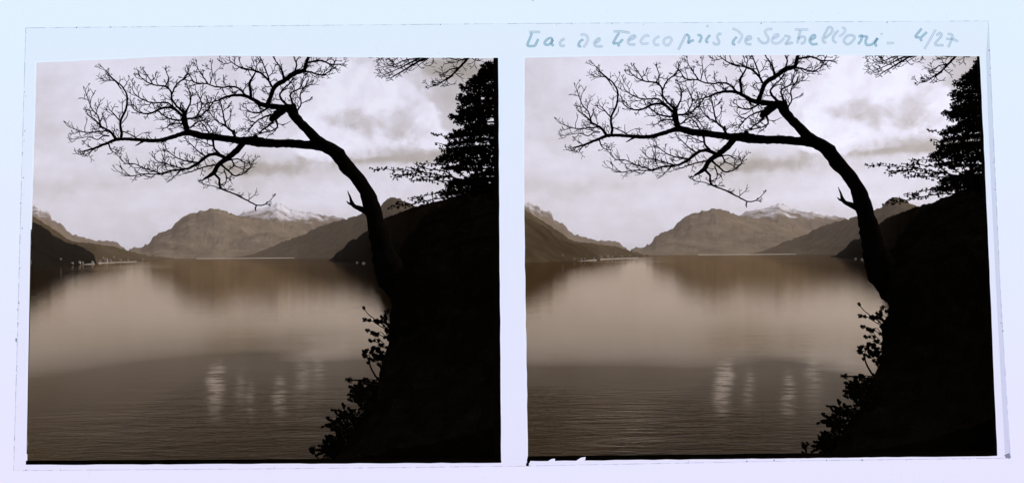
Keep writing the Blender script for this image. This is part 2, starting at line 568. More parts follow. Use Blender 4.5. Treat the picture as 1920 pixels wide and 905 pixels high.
WRITING = [
    [('ink_mid', zA([(135, 130), (220, 126), (305, 128)])), ('ink_strong', zA([(178, 140), (150, 220), (113, 310), (128, 336), (215, 336), (235, 312), (275, 230)])),
     ('ink_strong', zA([(485, 232), (450, 216), (400, 245), (368, 290), (390, 318), (440, 312), (478, 275), (490, 240), (470, 300), (505, 336)])),
     ('ink_mid', zA([(672, 232), (625, 248), (597, 300), (620, 336), (675, 330)]))],
    [('ink_pale', zA([(905, 175), (960, 163), (1010, 200), (1010, 265), (950, 362)])), ('ink_strong', zA([(950, 236), (905, 265), (876, 315), (890, 342), (918, 335)])),
     ('ink_mid', zA([(1120, 295), (1180, 265), (1192, 228), (1160, 232), (1115, 295), (1140, 340), (1240, 343)]))],
    [('ink_mid', zA([(1402, 122), (1500, 117), (1648, 140)])), ('ink_strong', zA([(1488, 140), (1440, 210), (1400, 295), (1455, 296), (1490, 345)])), ('ink_strong', zA([(1480, 300), (1545, 235)])),
     ('ink_mid', zA([(1630, 250), (1705, 222), (1725, 185), (1675, 190), (1622, 255), (1640, 310), (1730, 315)])),
     ('ink_pale', zA([(1945, 192), (1890, 180), (1840, 215), (1810, 265), (1840, 305), (1930, 296)])),
     ('ink_pale', zB([(215, 238), (170, 250), (124, 310), (150, 360), (210, 358)])),
     ('ink_pale', zB([(345, 245), (290, 270), (275, 335), (335, 368), (388, 300), (378, 255), (338, 243)]))],
    [('ink_mid', zB([(490, 438), (550, 320), (610, 200)])), ('ink_strong', zB([(612, 195), (655, 245), (640, 330), (680, 305), (728, 290)])),
     ('ink_strong', zB([(778, 222), (815, 214), (838, 255), (805, 330)])), ('ink_strong', zB([(970, 212), (922, 270), (910, 312), (942, 325)])), ('ink_pale', zB([(922, 62), (936, 100)])),
     ('ink_mid', zB([(1140, 202), (1102, 196), (1076, 250), (1104, 310), (1088, 350), (1042, 350), (1008, 318)]))],
    [('ink_pale', zB([(1300, 115), (1385, 152), (1445, 220), (1430, 275), (1385, 342)])), ('ink_strong', zB([(1370, 240), (1325, 290), (1308, 340), (1348, 362)])),
     ('ink_mid', zB([(1505, 290), (1578, 270), (1572, 235), (1525, 246), (1496, 308), (1530, 350), (1592, 350)]))],
    [('ink_pale', zB([(1905, 128), (1845, 124), (1794, 158), (1812, 215), (1850, 268)])), ('ink_mid', zB([(1850, 268), (1822, 325), (1762, 335), (1705, 292), (1688, 250)])),
     ('ink_pale', zC([(62, 272), (138, 240), (150, 208), (105, 212), (57, 288), (80, 336), (160, 330), (240, 258)])), ('ink_mid', zC([(236, 226), (318, 242), (298, 292), (264, 346), (374, 326)])),
     ('ink_pale', zC([(395, 131), (600, 135)])), ('ink_mid', zC([(480, 142), (432, 342)])), ('ink_mid', zC([(440, 272), (515, 236), (555, 270), (532, 330), (485, 346)])),
     ('ink_strong', zC([(632, 290), (698, 252), (695, 216), (648, 234), (620, 298), (660, 352), (740, 346)])),
     ('ink_mid', zC([(842, 268), (945, 180), (958, 122), (912, 96), (862, 170), (820, 268), (832, 322), (872, 320)])),
     ('ink_pale', zC([(1060, 242), (1138, 180), (1148, 122), (1098, 98)])), ('ink_mid', zC([(1052, 142), (986, 218), (970, 290), (1022, 336)])),
     ('ink_mid', zC([(1262, 214), (1185, 226), (1132, 298), (1180, 352), (1250, 320), (1294, 252), (1256, 212)])),
     ('ink_strong', zC([(1350, 242), (1398, 222), (1390, 290), (1345, 356)])), ('ink_strong', zC([(1402, 232), (1478, 242), (1458, 300), (1472, 360), (1560, 350), (1640, 258)])),
     ('ink_strong', zC([(1640, 258), (1602, 330), (1620, 390)])), ('ink_pale', zC([(1688, 186), (1702, 212)]))],
    [('ink_pale', zC([(1768, 336), (1888, 334)]))],
    [('ink_strong', zD([(600, 168), (520, 270), (570, 286), (600, 332)])), ('ink_strong', zD([(590, 285), (665, 212)])), ('ink_pale', zD([(780, 180), (632, 436)])),
     ('ink_mid', zD([(788, 262), (830, 226), (850, 262), (772, 370), (882, 386)])), ('ink_mid', zD([(930, 236), (985, 250), (988, 292), (940, 410)])), ('ink_mid', zD([(910, 304), (1000, 306), (1066, 336)]))],
]
off = 0.020
for wi, word in enumerate(WRITING):
    if wi == 6:
        nm = 'handwritten_dash'
    elif wi == 7:
        nm = 'handwritten_number'
    else:
        nm = 'handwritten_word'
    vs, fs, mi = [], [], []
    for tone, pts in word:
        line = cat_rom(pts, 1.2)
        nb = len(fs)
        ribbon(vs, fs, line, 2.35, off)
        mi += [('ink_strong', 'ink_mid', 'ink_pale').index(tone)] * (len(fs) - nb)
        nb = len(fs)
        ribbon(vs, fs, line, 0.5, off + 0.0012, 1.9)
        ribbon(vs, fs, line, 0.5, off + 0.0012, -1.9)
        mi += [3] * (len(fs) - nb)
        off += 0.0003
    o = mesh(nm, [v - SO for v in vs], fs, M['ink_strong'], slide)
    for k in ('ink_mid', 'ink_pale', 'ink_rim'):
        o.data.materials.append(M[k])
    o.data.polygons.foreach_set('material_index', mi)


def strip(name, line, half, mat, off, parent=slide):
    vs, fs = [], []
    ribbon(vs, fs, [Vector(p) for p in line], half, off)
    return mesh(name, [v - SO for v in vs], fs, mat, parent)


def patch(name, polys, mat, off, parent=slide):
    bm = bmesh.new()
    for poly in polys:
        try:
            f = bm.faces.new([bm.verts.new(table_pt(x, y, off) - SO) for x, y in poly])
        except ValueError:
            pass
    bmesh.ops.triangulate(bm, faces=bm.faces[:])
    me = bpy.data.meshes.new(name)
    bm.to_mesh(me)
    bm.free()
    me.materials.append(mat)
    o = bpy.data.objects.new(name, me)
    COL.objects.link(o)
    o.parent = parent
    return o


# outer rim of the plate: a thin broken grey line, and a wider bevel on the right
rim = []
for i in range(len(PLATE)):
    a, b = Vector(PLATE[i]), Vector(PLATE[(i + 1) % len(PLATE)])
    k = int((b - a).length / 9)
    for j in range(k):
        p, q = a.lerp(b, j / k), a.lerp(b, (j + 1) / k)
        n_ = Vector((-(q - p).y, (q - p).x)).normalized()
        w = random.choice((0.12, 0.3, 0.3, 0.45, 0.6)) * (1.25 if i in (11, 12, 13) else 1.0)
        rim.append([p - n_ * w, q - n_ * w, q + n_ * w, p + n_ * w])
patch('plate_rim', rim, M['edge_glass'], 0.0155)
patch('bevel', [[(1838, 104), (1853, 42), (1862, 250), (1876, 560), (1893, 857), (1884, 857), (1868, 560), (1853, 250), (1848, 104)][1:]], M['bevel_glass'], 0.0165)
chips = []
for k in range(70):
    t = random.random()
    e = random.choice((0, 0, 1, 2, 3))
    if e == 0:
        x, y = 49 - 24 * t + random.uniform(-1, 4), 53 + 828 * t
    elif e == 1:
        x, y = 49 + 1804 * t, 53 - 13 * t + random.uniform(-1, 2)
    elif e == 2:
        x, y = 1853 + 41 * t ** 1.2 + random.uniform(-3, 1), 40 + 818 * t
    else:
        x, y = 26 + 1868 * t, 881 - 23 * t + random.uniform(-2, 1)
    r = random.uniform(0.4, 1.3)
    chips.append([(x + r * random.uniform(.6, 1.4) * math.cos(a), y + r * random.uniform(.6, 2.0) * math.sin(a)) for a in [i * math.tau / 6 for i in range(6)]])
chips.append([(1882, 852), (1892, 848), (1895, 857), (1886, 858)])
chips.append([(29, 634), (33, 633), (33, 640), (30, 641)])
tag(patch('edge_chips', chips, M['chip'], 0.0178), kind='stuff')
dust = []
for k in range(420):
    x, y = random.uniform(0, 1920), random.uniform(0, 905)
    if 60 < x < 1850 and 112 < y < 850:
        continue
    r = random.uniform(0.3, 0.9)
    dust.append([(x + r * math.cos(a) * random.uniform(.5, 1.5), y + r * math.sin(a) * random.uniform(.5, 1.5)) for a in [i * math.tau / 5 for i in range(5)]])
for k in range(26):
    x, y = (random.uniform(0, 1920), random.choice((random.uniform(4, 98), random.uniform(876, 900))))
    th, L = random.uniform(0, math.pi), random.uniform(4, 16)
    ux, uy = math.cos(th), math.sin(th)
    dust.append([(x, y), (x + ux * L * .5 + uy * .3, y + uy * L * .5 - ux * .3), (x + ux * L, y + uy * L + 1), (x + ux * L * .5 - uy * .2, y + uy * L * .5 + ux * .2)])
tag(patch('dust_specks', dust, M['bevel_glass'], 0.0172), kind='stuff')
patch('ink_blot', [[(995, -1), (1002, -1), (1001, 2), (998, 2)]], M['chip'], 0.0185)


def uneven(xs, ytop, ybot, amp):
    return [(x, ytop(x) + random.uniform(-amp, amp) * .4) for x in xs] + [(x, ybot(x) + random.uniform(-amp, amp)) for x in reversed(xs)]


lerp = lambda a, b, t: a + (b - a) * t
xs = [49 + i * 22.25 for i in range(41)]
patch('black_border', [uneven(xs, lambda x: lerp(862.6, 857, (x - 49) / 890), lambda x: lerp(870.5, 866.5, (x - 49) / 890), 0.5)], M['black_film'], 0.0160)
xs = [989, 991] + [1010 + i * 24 for i in range(36)] + [1868.5]
bot = lambda x: lerp(863.5, 853.8, (x - 989) / 880)
nots = [p for p in uneven(xs, lambda x: lerp(854.5, 844.5, (x - 989) / 880), bot, 0.6)]
patch('black_border', [nots], M['black_film'], 0.0160)
for sc in ([(1027, 863.5), (1034, 859.5), (1040, 858.5), (1041, 863.5)], [(1079, 863.5), (1089, 857), (1098, 855.6), (1097, 862)]):
    patch('border_scratch', [sc], M['lit_panel'], 0.0185)
patch('black_border', [[(986, 868), (989, 866), (992, 869), (991, 873), (987, 873)], [(988, 859), (993, 855), (998, 856), (992, 868), (988, 868)]], M['black_film'], 0.0163)
# right border of the first picture and thin edges
ys = [109 + i * 25 for i in range(31)]
poly = [(lerp(925, 927, (y - 109) / 750) + random.uniform(-.7, .7), y) for y in ys] + [(lerp(934, 939.6, (y - 109) / 750) + random.uniform(-.4, .4), y) for y in reversed(ys)]
patch('black_border', [poly], M['black_film'], 0.0166)
ys = [106 + i * 24.9 for i in range(31)]
edge = lambda y: 1836 + 33 * ((y - 106) / 748) ** 0.95
poly = [(edge(y) - 6 + random.uniform(-1.2, 1.2), y) for y in ys] + [(edge(y) + .3 + random.uniform(-.4, .4), y) for y in reversed(ys)]
patch('black_border', [poly], M['black_film'], 0.0166)
ys = [430 + i * 20 for i in range(22)]
le = lambda y: 59 - 8.2 * ((y - 430) / 440)
patch('brown_edge', [[(le(y) - .8, y) for y in ys] + [(le(y) + .7, y) for y in reversed(ys)]], M['brown_film'], 0.0164)


# ------------------------------------------------------------------ lake and mountains
wv = [(-15500, -2500, 0), (15500, -2500, 0), (15500, 29500, 0), (-15500, 29500, 0)]
tag(mesh('lake', wv, [(0, 1, 2, 3)], M['water']), label='calm rippled lake filling the foreground', kind='structure')


def interp(pts, x):
    if x <= pts[0][0]:
        return pts[0][1]
    for (x0, y0), (x1, y1) in zip(pts, pts[1:]):
        if x <= x1:
            return y0 + (y1 - y0) * (x - x0) / (x1 - x0)
    return pts[-1][1]


def terrain(name, label, ridge, front, depth, mat, step=1.5, rows=34, rough=0.05, jag=0.8, back=1.0, ns=1.0, dx=0.0, slope=1.0):
    """ridge: (px, py) skyline; front: (px, distance of its foot); depth: ridge distance / foot distance"""
    x0, x1 = ridge[0][0], ridge[-1][0]
    n = int((x1 - x0) / step) + 1
    verts, faces = [], []
    back_rows = 6
    R = rows + back_rows
    for i in range(n + 1):
        px = x0 + (x1 - x0) * i / n
        Yf = interp(front, px)
        Yr = Yf * depth
        py = interp(ridge, px)
        top = P(px + dx, py, Yr)
        zt = max(top.z, 1.0)
        jz = (noise.fractal(Vector((px * 0.13, 3.7, 0)), 0.75, 2.1, 5)) * jag * Yr / FOC
        d = ray(px + dx, 478)
        for j in range(R + 1):
            if j <= rows:
                t = j / rows
                Y = Yf + (Yr - Yf) * t
                z = zt * t ** slope + jz * t ** 14
            else:
                t = 1 + (j - rows) / back_rows
                Y = Yr * (1 + back * 0.35 * (t - 1))
                z = (zt + jz) * (2 - t) - 3 * (t - 1)
            x = d.x * Y
            w = math.sin(min(t, 1.0) * math.pi) if t < 1 else 0
            q = Vector((x - dx / FOC * Y, Y, 0)) / (Yf * 0.11) * ns
            z += zt * rough * w * 2.2 * (noise.fractal(q, 0.9, 2.1, 6))
            z += zt * rough * w * 2.0 * (noise.ridged_multi_fractal(Vector((q.x * .9, q.y * .8, 5)), 1.0, 2.0, 4, 0.9, 2.0) - 1.0)
            if j == 0:
                z = -4.0
            elif j <= rows:
                z = max(z, 0.4 * t)
                z = min(z, EYE + (zt + jz - EYE) * (Y / Yr) * (0.80 + 0.2 * t))
            verts.append((x, Y, z))
    for i in range(n):
        for j in range(R):
            a = i * (R + 1) + j
            faces.append((a, a + R + 1, a + R + 2, a + 1))
    o = mesh(name, verts, faces, mat, None, True)
    return tag(o, label=label, kind='structure')


FAR_L = [(-100, 394), (-60, 385), (-10, 371), (20, 372), (36, 376), (50, 378), (61, 385), (71, 385.6), (73.5, 393.5), (89, 396), (94, 402), (97.5, 411.5), (107, 419), (119, 423), (124, 429.5), (136, 438), (150, 442.7), (164.6, 446),
         (176.5, 450.5), (188.5, 452), (205, 452), (219.7, 455), (229, 462), (242, 469), (265, 477), (290, 483)]
MID_L = [(-100, 397), (-50, 388), (0, 384), (36, 388), (60, 404), (76, 414), (93, 425), (110, 437), (126, 447), (143, 453.5), (167, 454.6), (188.5, 459.5), (212.5, 462), (231.7, 466.6), (251, 472.6), (279.6, 478.6), (310, 481), (328, 483)]
NEAR_L = [(-100, 406), (-40, 396), (0, 396), (36, 402), (59, 415), (71, 420), (88, 429.5), (102, 444), (119, 452), (140.6, 457), (155, 463), (169.4, 471.4), (176, 477), (179, 486), (181, 492)]
MASSIF = [(225, 480), (241, 468), (248.5, 464), (265, 463), (279.6, 454.6), (289, 442.7), (298.7, 436.7), (322.7, 426), (337, 411.5), (354, 400.7), (367, 399), (375.4, 396), (401.8, 390), (418.5, 393.5),
          (433, 399.5), (447, 403.6), (470, 408), (500, 412), (540, 423), (600, 440), (650, 456), (700, 468)]
SNOWY = [(400, 430), (430, 412), (449.7, 402), (457.5, 396.5), (473, 393), (493, 391), (510.5, 384), (520, 380.5), (532.6, 385.4), (541.4, 392), (563.5, 396.5), (583, 396.5), (603, 403), (621, 405), (641, 408.6), (680, 424), (720, 440)]
RIGHT = [(420, 483.5), (455, 478), (490, 468), (520, 458), (541, 450.6), (554.7, 445), (570, 439.6), (588, 428.5), (603, 423), (623, 417.5), (643, 412), (665, 406), (676, 401), (711.6, 388.7), (718, 381), (727, 372),
         (738, 369), (751, 373), (762, 379), (773, 384), (800, 392), (860, 400), (940, 404)]
HEAD = [(616, 489), (619, 485.5), (625, 483), (632, 473), (645, 466), (650, 456), (661, 449), (668, 448), (675, 441), (693, 431), (700, 425), (722, 408), (745, 400), (775, 388), (800, 382), (835, 373), (880, 362), (945, 352)]


def front_from(pts):
    return [(x, on_water(x, y)) for x, y in pts]


SIDES = {'left': (0.0, 'left'), 'right': (941.0, 'right')}
for side, (dx, word) in SIDES.items():
    sfx = 'in the %s picture' % word
    terrain('far_mountain', 'pale rocky far mountain above the left shore ' + sfx, FAR_L, [(0, 10000), (400, 11500)], 1.5, M['cliff_snow'], dx=dx, jag=4.0, rough=0.12)
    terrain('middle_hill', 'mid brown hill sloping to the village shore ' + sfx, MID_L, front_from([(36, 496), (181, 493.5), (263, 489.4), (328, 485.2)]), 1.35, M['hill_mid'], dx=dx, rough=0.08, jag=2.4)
    terrain('dark_hill', ('fog-paled brown' if dx else 'dark wooded') + ' hill at the left edge ' + sfx, NEAR_L, front_from([(36, 499.5), (60, 499), (136, 497), (181, 495)]), 1.25, M['hill_fogged'] if dx else M['hill_dark'], dx=dx, rough=0.05, jag=3.0, slope=0.8)
    terrain('snow_mountain', 'snow topped mountain beyond the lake ' + sfx, SNOWY, [(0, 15500), (900, 15500)], 1.25, M['snow_rock'], dx=dx, jag=3.0, rough=0.16)
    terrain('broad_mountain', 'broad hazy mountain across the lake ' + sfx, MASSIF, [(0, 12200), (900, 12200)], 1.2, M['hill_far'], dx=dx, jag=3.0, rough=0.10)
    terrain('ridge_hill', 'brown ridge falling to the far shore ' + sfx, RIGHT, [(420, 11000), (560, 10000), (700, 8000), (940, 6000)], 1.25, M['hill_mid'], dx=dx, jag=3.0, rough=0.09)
    terrain('headland', 'dark wooded headland beyond the leaning tree ' + sfx, HEAD, [(616, 3300), (640, 3000), (690, 2000), (722, 950), (745, 500), (780, 300), (945, 180)], 1.22, M['wood'],
            step=1.2, dx=dx, jag=2.2, rough=0.05, slope=0.75)


# pale strips of shore, and one streak of lit water painted pale
def shore(label, pts, wide, dx, mat='beach'):
    vs, fs = [], []
    for i, (x, y) in enumerate(pts):
        Y = on_water(x + dx, y)
        d = ray(x + dx, 478)
        for k, (f, z) in enumerate(((1.0, -0.3), (1.0 + wide * .4, 1.2), (1 + wide, 2.4))):
            vs.append((d.x * Y * f, Y * f, z))
    for i in range(len(pts) - 1):
        for k in range(2):
            a = 3 * i + k
            fs.append((a, a + 3, a + 4, a + 1))
    return tag(mesh('shore_or_lit_strip', vs, fs, M[mat]), label=label, kind='structure')


for side, (dx, word) in SIDES.items():
    dy = -0.0076 * dx
    s1 = [(x, lerp(499.4, 495.6, (x - 40) / 140) + dy + random.uniform(-.12, .12)) for x in range(40, 182, 6)]
    shore('pale gravel shore under the dark hill in the %s picture' % word, s1, 0.05, dx)
    s2 = [(x, lerp(494.0, 490.2, (x - 184) / 78) + dy + random.uniform(-.1, .1)) for x in range(184, 262, 6)]
    shore('pale quay below the village in the %s picture' % word, s2, 0.012, dx)
    s3 = [(x, lerp(484.9, 483.7, (x - 368) / 180) + dy) for x in range(368, 556, 8)]  # bright line of lit water, laid as a pale strip
    shore('thin bright far shore under the broad mountain in the %s picture' % word, s3, 0.05, dx, 'lit_streak')

HOUSES = [(114, 487.5, 4, 'small'), (135.8, 495, 5, 'narrow'), (149.5, 494.6, 7, 'bright'), (155.5, 494.2, 4, 'low'), (173.4, 494.4, 7, 'bright'), (187, 492.6, 6, 'low'), (199, 491.5, 9, 'large'),
          (207, 490.6, 5, 'small'), (225.7, 489.4, 5, 'narrow'), (240, 488.6, 4, 'small'), (213, 483.5, 4, 'high'), (193, 485, 4, 'high'), (267, 487.5, 4, 'small')]
WHERE = ['alone on the dark hillside', 'first from the left along the shore', 'gable facing the lake under the dark hill', 'beside the gabled house under the dark hill', 'at the tip of the dark hill',
         'just past the tip of the dark hill', 'largest on the village shore', 'close beside the largest house', 'alone on the shore under the middle hill', 'farther along under the middle hill',
         'up on the slope above the shore', 'upslope behind the dark hill tip', 'last towards the far end of the shore']
from mathutils.bvhtree import BVHTree
for side, (dx, word) in SIDES.items():
    trees = [BVHTree.FromPolygons([v.co for v in o.data.vertices], [p.vertices[:] for p in o.data.polygons]) for o in COL.objects
             if o.name.split('.')[0] in ('dark_hill', 'middle_hill') and word in o['label']]
    for (x, y, w, k), wh in zip(HOUSES, WHERE):
        d = ray(x + dx, y - 1.0 - 0.0076 * dx)
        hits = [h[0] for h in (tr.ray_cast(Vector((0, 0, EYE)), d.normalized()) for tr in trees) if h[0] is not None]
        base = min(hits, key=lambda q: q.y) if hits else P(x + dx, y - 0.0076 * dx, 3500)
        Y = base.y
        w *= 0.6
        wm = w * Y / FOC
        hm = wm * random.uniform(0.6, 0.85)
        dm = wm * 0.8
        h = empty('house', base, label='%s white house %s in the %s picture' % (k, wh, word), cat='house', group='white houses along the %s picture\'s far shore' % word)
        a, b = wm / 2, dm / 2
        foot = -0.25 * wm
        vs = [(-a, -b, foot), (a, -b, foot), (a, b, foot), (-a, b, foot), (-a, -b, hm), (a, -b, hm), (a, b, hm), (-a, b, hm), (-a, 0, hm * 1.45), (a, 0, hm * 1.45)]
        fs = [(0, 1, 5, 4), (1, 2, 6, 9, 5), (2, 3, 7, 6), (3, 0, 4, 8, 7)]
        if k == 'bright':
            vs = [(y_, x_, z_) for x_, y_, z_ in vs]
            fs = [f[::-1] for f in fs]
        mesh('wall', vs, fs, M['plaster'], h)
        e = 1.12
        rv = [(-a * e, -b * e, hm * .96), (a * e, -b * e, hm * .96), (a * e, b * e, hm * .96), (-a * e, b * e, hm * .96), (-a * e, 0, hm * 1.52), (a * e, 0, hm * 1.52)]
        rf = [(0, 1, 5, 4), (2, 3, 4, 5), (1, 0, 3, 2)]
        if k == 'bright':
            rv = [(y_, x_, z_) for x_, y_, z_ in rv]
            rf = [f[::-1] for f in rf]
        mesh('roof', rv, rf, M['roof'], h)

ROCKS = [(669.5, 492.3, 2.2, 'small pale rock, leftmost under the headland'), (682, 494.2, 3.2, 'largest pale rock at the foot of the headland'), (716, 491, 2.2, 'slanting pale rock under the trunk'), (728, 497.5, 2.6, 'pale rock right of the trunk foot')]
for side, (dx, word) in SIDES.items():
    for x, y, r, lb in ROCKS:
        X = x + dx - (6 if dx else 0)
        Yr = interp([(616, 3300), (640, 3000), (690, 2000), (722, 950), (745, 500)], x) * 0.97
        c = P(X, y - 0.0076 * (dx), Yr)
        c.z = max(c.z, 0.4)
        rr = r * Yr / FOC
        bm = bmesh.new()
        bmesh.ops.create_icosphere(bm, subdivisions=2, radius=rr)
        for v in bm.verts:
            v.co *= 1 + 0.35 * noise.noise(v.co / rr * 1.3 + Vector((x, y, dx)))
            v.co.z *= 0.8
        me = bpy.data.meshes.new('boulder')
        bm.to_mesh(me)
        bm.free()
        me.materials.append(M['rock'])
        o = bpy.data.objects.new('boulder', me)
        COL.objects.link(o)
        o.location = c
        tag(o, label=lb + ' in the %s picture' % word, cat='rock', group='pale rocks below the %s headland' % word)


# ------------------------------------------------------------------ near bank
BANK = [  # depth, outline from the water side over the top to the far side, in photograph pixels (None = water level)
    (25.8, [(616, None), (622, 872), (660, 862), (760, 842), (860, 815), (955, 790), (975, None)]),
    (28.0, [(648, None), (656, 815), (690, 790), (780, 765), (870, 735), (955, 700), (975, None)]),
    (30.5, [(706, None), (709, 735), (720, 705), (790, 680), (870, 640), (955, 600), (975, None)]),
    (33.0, [(742, None), (741, 650), (730, 620), (790, 580), (870, 545), (955, 500), (975, None)]),
    (34.7, [(752, None), (750, 585), (744, 520), (790, 498), (870, 478), (955, 452), (975, None)]),
    (36.0, [(752, None), (751, 585), (735, 505), (790, 480), (870, 455), (955, 430), (975, None)]),
    (40.0, [(754, None), (745, 545), (745, 485), (790, 440), (870, 395), (955, 372), (975, None)]),
    (46.0, [(755, None), (745, 530), (755, 465), (800, 408), (870, 366), (955, 346), (975, None)]),
    (56.0, [(756, None), (746, 525), (760, 460), (810, 398), (870, 368), (955, 352), (975, None)]),
    (80.0, [(757, None), (748, 522), (765, 455), (815, 396), (870, 374), (955, 362), (975, None)]),
    (130.0, [(757, None), (750, 525), (772, 452), (815, 398), (870, 380), (955, 370), (975, None)]),
    (240.0, [(757, None), (752, 530), (775, 470), (815, 420), (870, 400), (955, 390), (975, None)]),
]


def near_bank(dx, word):
    verts, faces = [], []
    rows = []
    # dense in depth
    deps = []
    for (a, _), (b, _) in zip(BANK, BANK[1:]):
        k = 6 if b < 60 else 4
        deps += [a + (b - a) * i / k for i in range(k)]
    deps.append(BANK[-1][0])
    for Y in deps:
        for (a, A), (b, B) in zip(BANK, BANK[1:]):
            if a <= Y <= b:
                t = (Y - a) / (b - a)
                break
        ctrl = []
        for (xa, ya), (xb, yb) in zip(A, B):
            x = lerp(xa, xb, t)
            dy = -0.0076 * dx
            if ya is None:
                q = P(x + dx, 480 + dy, Y)
                q.z = -1.5
            else:
                q = P(x + dx, lerp(ya, yb, t) + dy, Y)
            ctrl.append(q)
        line = []
        for i in range(len(ctrl) - 1):
            k = 14 if i == 0 else 9
            for j in range(k):
                line.append(ctrl[i].lerp(ctrl[i + 1], j / k))
        line.append(ctrl[-1])
        m = len(line)
        row = []
        for i, q in enumerate(line):
            w = min(1.0, i / 6, (m - 1 - i) / 6)
            s = 0.35 * min(3.0, Y / 36)
            nv = noise.noise_vector(q * 0.9) * s * 0.5 + noise.noise_vector(q * 2.7) * s * 0.35
            row.append(q + Vector((nv.x, nv.y * .5, nv.z)) * w)
        rows.append(row)
    m = len(rows[0])
    for r in rows:
        verts += r
    for i in range(len(rows) - 1):
        for j in range(m - 1):
            a = i * m + j
            faces.append((a, a + 1, a + m + 1, a + m))
    faces.append(tuple(range(m - 1, -1, -1)))
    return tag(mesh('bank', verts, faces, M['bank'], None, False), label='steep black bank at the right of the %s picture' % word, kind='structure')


# ------------------------------------------------------------------ branch geometry
class Tubes:
    def __init__(self):
        self.v, self.f = [], []

    def tube(self, pts, rads, sides=5, cap=True):
        n = len(pts)
        if n < 2:
            return
        b0 = len(self.v)
        prev = None
        for i in range(n):
            t = (pts[min(i + 1, n - 1)] - pts[max(i - 1, 0)])
            if t.length < 1e-9:
                t = Vector((0, 0, 1))
            t.normalize()
            if prev is None:
                u = t.cross(Vector((0, 1, 0)))
                if u.length < 1e-4:
                    u = t.cross(Vector((1, 0, 0)))
            else:
                u = prev - t * prev.dot(t)
            u.normalize()
            prev = u
            w = t.cross(u)
            for k in range(sides):
                a = k * math.tau / sides
                self.v.append(pts[i] + (u * math.cos(a) + w * math.sin(a)) * rads[i])
        for i in range(n - 1):
            for k in range(sides):
                a, b = b0 + i * sides + k, b0 + i * sides + (k + 1) % sides
                self.f.append((a, b, b + sides, a + sides))
        if cap:
            self.f.append(tuple(b0 + k for k in range(sides))[::-1])
            self.f.append(tuple(b0 + (n - 1) * sides + k for k in range(sides)))

    def build(self, name, mat, parent, origin, smooth=False):
        return mesh(name, [v - origin for v in self.v], self.f, mat, parent, smooth)


TRUNK = [(790, 560, 34), (764, 545, 34), (742, 524, 32), (729, 503, 28), (718, 470, 22), (711, 440, 19), (704, 412, 16.5), (697, 388, 15), (686, 357, 13.5), (666, 330, 13), (648, 309, 13.5), (634, 290, 13.5), (614, 276, 12), (593, 262, 10.5),
         (580, 247, 9), (563, 230, 8.5), (550, 213, 9.5), (545, 197, 9)]
